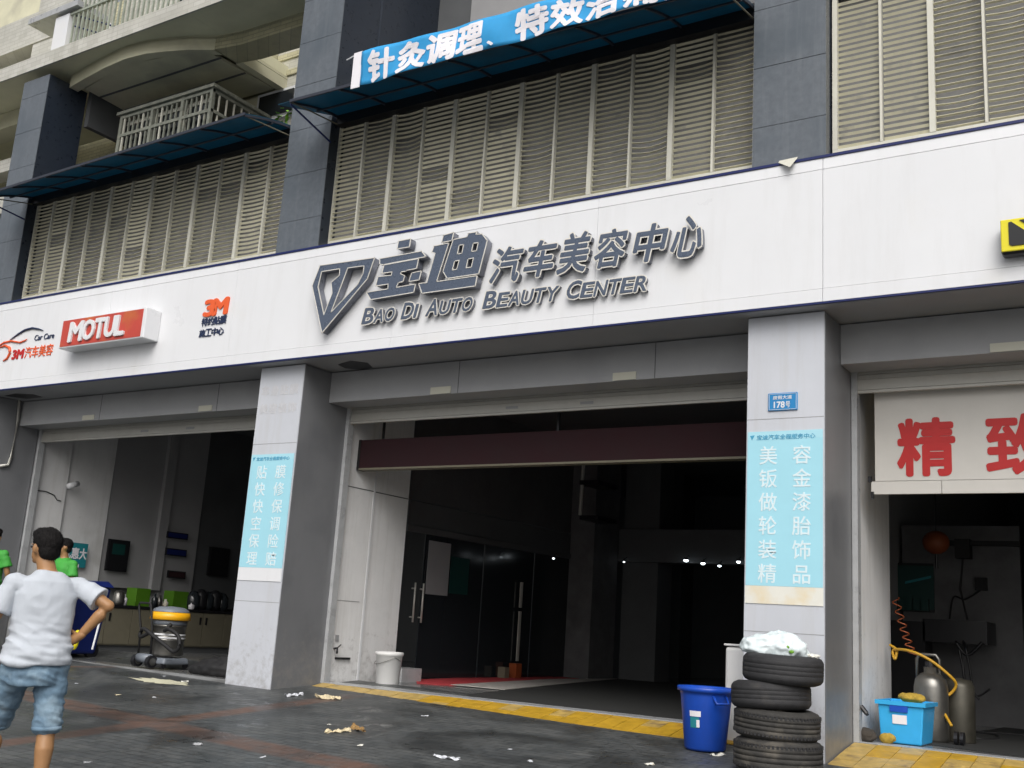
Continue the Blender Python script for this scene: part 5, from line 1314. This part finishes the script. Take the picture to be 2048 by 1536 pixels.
    if shorts:      # turned up hems
        for H_, K_ in ((HR, KR), (HL, KL)):
            H_, K_ = Vector(H_), Vector(K_); c = H_.lerp(K_, 1.03); c2 = H_.lerp(K_, .97); m_ = MB(); m_.tube([c2, c], 0, 26, cap=False, rs=[.090, .093]); put(m_)
            o = m_.build('hem', legs, P, True); so_ = o.modifiers.new('s', 'SOLIDIFY'); so_.thickness = .006
    for A_ in (AR, AL):
        A_ = Vector(A_); f_ = MB(); f_.slab([(A_.x-.048, A_.y-.08), (A_.x+.048, A_.y-.08), (A_.x+.054, A_.y+.10), (A_.x+.03, A_.y+.185), (A_.x-.03, A_.y+.185), (A_.x-.054, A_.y+.10)], A_.z-.10, A_.z-.075); put(f_); f_.build('shoe_sole', 'black', P)
    return P
# man in the foreground, seen from behind
hp_ = PY(95, 1098, -5.0)
gx, gy = hp_.x, hp_.y
view = math.atan2(hp_.y-CAM.y, hp_.x-CAM.x)-math.pi/2
person(Vector((gx+.055, gy, G(gx, gy)-.005)), view+.10, 'man from behind in white t-shirt and pale denim shorts, right hand on his hip', 1.56, head_turn=.55, lod=.009, stride=.16)
h2 = PY(129, 1112, -.2)
person(Vector((h2.x, h2.y, G(h2.x, h2.y))), view+2.2, 'person in green shirt almost hidden behind the man with white shirt', 1.55, shirt='green', legs='trouser', shorts=False, pose='down', lod=.014, head_turn=-.4)
h3 = PY(-14, 1092, -.1)
person(Vector((h3.x, h3.y, G(h3.x, h3.y))), view-.5, 'person in green shirt cut off by the left edge of the picture', 1.66, shirt='green', legs='trouser', shorts=False, pose='down', lod=.014)
# the canopy sheets let some daylight through
m = M['canopy']; n = m.node_tree; b = n.nodes['Principled BSDF']; out = [x for x in n.nodes if x.type == 'OUTPUT_MATERIAL'][0]
tr = n.nodes.new('ShaderNodeBsdfTranslucent'); tr.inputs[0].default_value = (.02, .16, .23, 1); mx = n.nodes.new('ShaderNodeMixShader'); mx.inputs[0].default_value = .45
n.links.new(b.outputs[0], mx.inputs[1]); n.links.new(tr.outputs[0], mx.inputs[2]); n.links.new(mx.outputs[0], out.inputs[0])
# rain streaks and grime on the fascia, darker blots towards the foot of the column cladding
def streaks(m, amt, sx=7, zfoot=None, col=(.42, .40, .36)):
    n = m.node_tree; b = n.nodes['Principled BSDF']; L = n.links.new; src = b.inputs['Base Color'].links[0].from_socket
    geo = n.nodes.new('ShaderNodeNewGeometry'); mp = n.nodes.new('ShaderNodeMapping'); mp.inputs['Scale'].default_value = (sx, sx, .55)
    L(geo.outputs['Position'], mp.inputs[0]); t = n.nodes.new('ShaderNodeTexNoise'); t.inputs['Scale'].default_value = 1; t.inputs['Detail'].default_value = 6; t.inputs['Roughness'].default_value = .7
    L(mp.outputs[0], t.inputs['Vector']); r = n.nodes.new('ShaderNodeMapRange'); r.inputs[1].default_value = .5; r.inputs[2].default_value = .78; r.inputs[4].default_value = amt
    L(t.outputs['Fac'], r.inputs[0]); f = r.outputs[0]
    mx = n.nodes.new('ShaderNodeMix'); mx.data_type = 'RGBA'; mx.inputs[7].default_value = (*col, 1); L(f, mx.inputs[0]); L(src, mx.inputs[6]); last = mx.outputs[2]
    if zfoot is not None:      # darker blots, denser near the paving, each with its own outline
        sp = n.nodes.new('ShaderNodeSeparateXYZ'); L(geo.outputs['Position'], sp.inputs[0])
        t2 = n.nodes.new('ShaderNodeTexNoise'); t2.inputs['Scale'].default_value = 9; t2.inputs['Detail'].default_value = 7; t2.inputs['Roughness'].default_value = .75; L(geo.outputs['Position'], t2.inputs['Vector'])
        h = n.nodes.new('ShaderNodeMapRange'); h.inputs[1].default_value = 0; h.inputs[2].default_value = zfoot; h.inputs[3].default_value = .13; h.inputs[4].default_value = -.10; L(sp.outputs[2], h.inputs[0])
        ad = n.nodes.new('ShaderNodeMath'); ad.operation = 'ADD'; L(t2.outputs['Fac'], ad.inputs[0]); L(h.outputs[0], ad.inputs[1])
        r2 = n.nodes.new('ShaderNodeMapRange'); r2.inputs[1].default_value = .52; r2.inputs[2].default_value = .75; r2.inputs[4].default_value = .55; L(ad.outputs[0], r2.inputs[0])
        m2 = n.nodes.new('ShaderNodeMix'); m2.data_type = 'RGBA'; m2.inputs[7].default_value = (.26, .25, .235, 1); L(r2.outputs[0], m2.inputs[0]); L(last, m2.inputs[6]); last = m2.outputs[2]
    L(last, b.inputs['Base Color'])
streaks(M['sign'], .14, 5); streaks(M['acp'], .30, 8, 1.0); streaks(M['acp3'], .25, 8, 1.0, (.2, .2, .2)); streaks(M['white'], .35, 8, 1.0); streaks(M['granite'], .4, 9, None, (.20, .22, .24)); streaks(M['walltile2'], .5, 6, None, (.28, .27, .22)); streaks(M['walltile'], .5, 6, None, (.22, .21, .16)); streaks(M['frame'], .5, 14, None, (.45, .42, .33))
# ---- more small things that fill the two open rooms
def simple(name, m, parts, label, cat, group=None, smooth=True):
    q = MB(); parts(q); return tag(q.build(name, m, None, smooth), label, cat, group)
def bottle(x, y, z, r, h): return lambda q: q.lathe((x, y, z), [(0, 0), (r, 0), (r, h*.62), (r*.42, h*.78), (r*.38, h), (0, h)], 14)
for k, (u, m_, h, lb) in enumerate(((247, 'bannerw', .17, 'white bottle beside the shiny tin on the counter'), (308, 'darkglass', .22, 'dark bottle just right of the bright green box'), (318, 'steel', .20, 'grey thermos between the two green boxes'), (330, 'paper', .14, 'cream cup between the two green boxes'), (383, 'bannerw', .11, 'white cup right of the dim green box'))):
    p = PX(u, 1210, -14.62); simple('bottle', m_, bottle(-14.62, p.y, .846, .05, h), lb, 'bottle', 'bottles and cups on the counter')
# low stool and hose reel seen through the left opening
p = PX(232, 1250, -13.6)
# right room: hoist arm, shelf with cans, electric box, cable drum
HS = empty('hoist_arm', (-2.2, 4.4, 2.2), 'black hoist arm with bracket high on the inner wall, right garage', 'hoist')
a, b_ = PY(1895, 1078, 4.5), PY(1985, 1092, 4.5); MB().box(a.x, b_.x+.3, 4.45, 4.55, b_.z, a.z-.02).build('arm', 'matteblack', HS)
c = PY(1927, 1100, 4.5); MB().box(c.x-.08, c.x+.08, 4.40, 4.6, c.z-.10, c.z+.12).tube([(c.x, 4.5, c.z), (c.x-.05, 4.5, c.z-.45), (c.x+.02, 4.5, c.z-.8)], .014, 6).build('bracket', 'matteblack', HS)
EB = empty('electric_box', (-2.1, 4.9, 1.6), 'small dark electric box with a bent cable on the inner wall, right garage', 'electric box')
a = PY(1950, 1155, 4.95); MB().box(a.x, a.x+.13, 4.93, 4.995, a.z-.15, a.z).build('casing', 'matteblack', EB)
MB().tube(bez([(a.x+.05, 4.97, a.z-.15), (a.x-.12, 4.97, a.z-.26), (a.x-.25, 4.97, a.z-.24), (a.x-.30, 4.97, a.z-.5)]), .010, 6).build('cable', 'matteblack', EB)
SHF = empty('parts_shelf', (-1.0, 5.2, FZ), 'dark open shelf with cans deep at the right edge of the right garage', 'shelf')
for k in range(5): box('shelf_board', 'walldark', -1.75, -.4, 5.2, 5.6, .35+k*.45, .38+k*.45, SHF)
for xx in (-1.76, -.42): box('post', 'walldark', xx, xx+.03, 5.2, 5.6, FZ, 2.3, SHF)
for k in range(14):
    zz = .38+(k % 4)*.45; q = MB().lathe((-1.65+(k//4)*.32+.07*(k % 3), 5.3, zz), [(0, 0), (.07, 0), (.07, .2), (.03, .23), (0, .23)], 12); q.build('can', ('darkred', 'blue_dark', 'cab', 'tealdk', 'kerb')[k % 5], SHF, True)
o = MB().tube(bez([(-2.25, 2.9, FZ+.012), (-2.0, 2.6, FZ+.012), (-1.85, 2.9, FZ+.012), (-1.95, 3.4, FZ+.012), (-2.2, 3.6, FZ+.012), (-1.7, 3.9, FZ+.012)]), .012, 6).build('floor_cable', 'matteblack', None, True)
tag(o, 'black cable lying curled on the floor of the right garage', 'cable')
# centre bay: low rack and stacked cartons in the dark
for k, (x, y, w_, h, m_, lb) in enumerate(((-7.6, 10.5, .5, .45, 'cab', 'brown carton deep in the dark of the centre garage, leftmost'), (-6.9, 10.8, .6, .7, 'walldim', 'grey cabinet deep in the dark of the centre garage'), (-5.9, 11.0, .5, .35, 'darkred', 'dark red carton deep in the dark of the centre garage'))):
    o = box('carton' if k != 1 else 'cabinet', m_, x, x+w_, y, y+.4, FZ, FZ+h); bevel(o, .01); tag(o, lb, 'box')
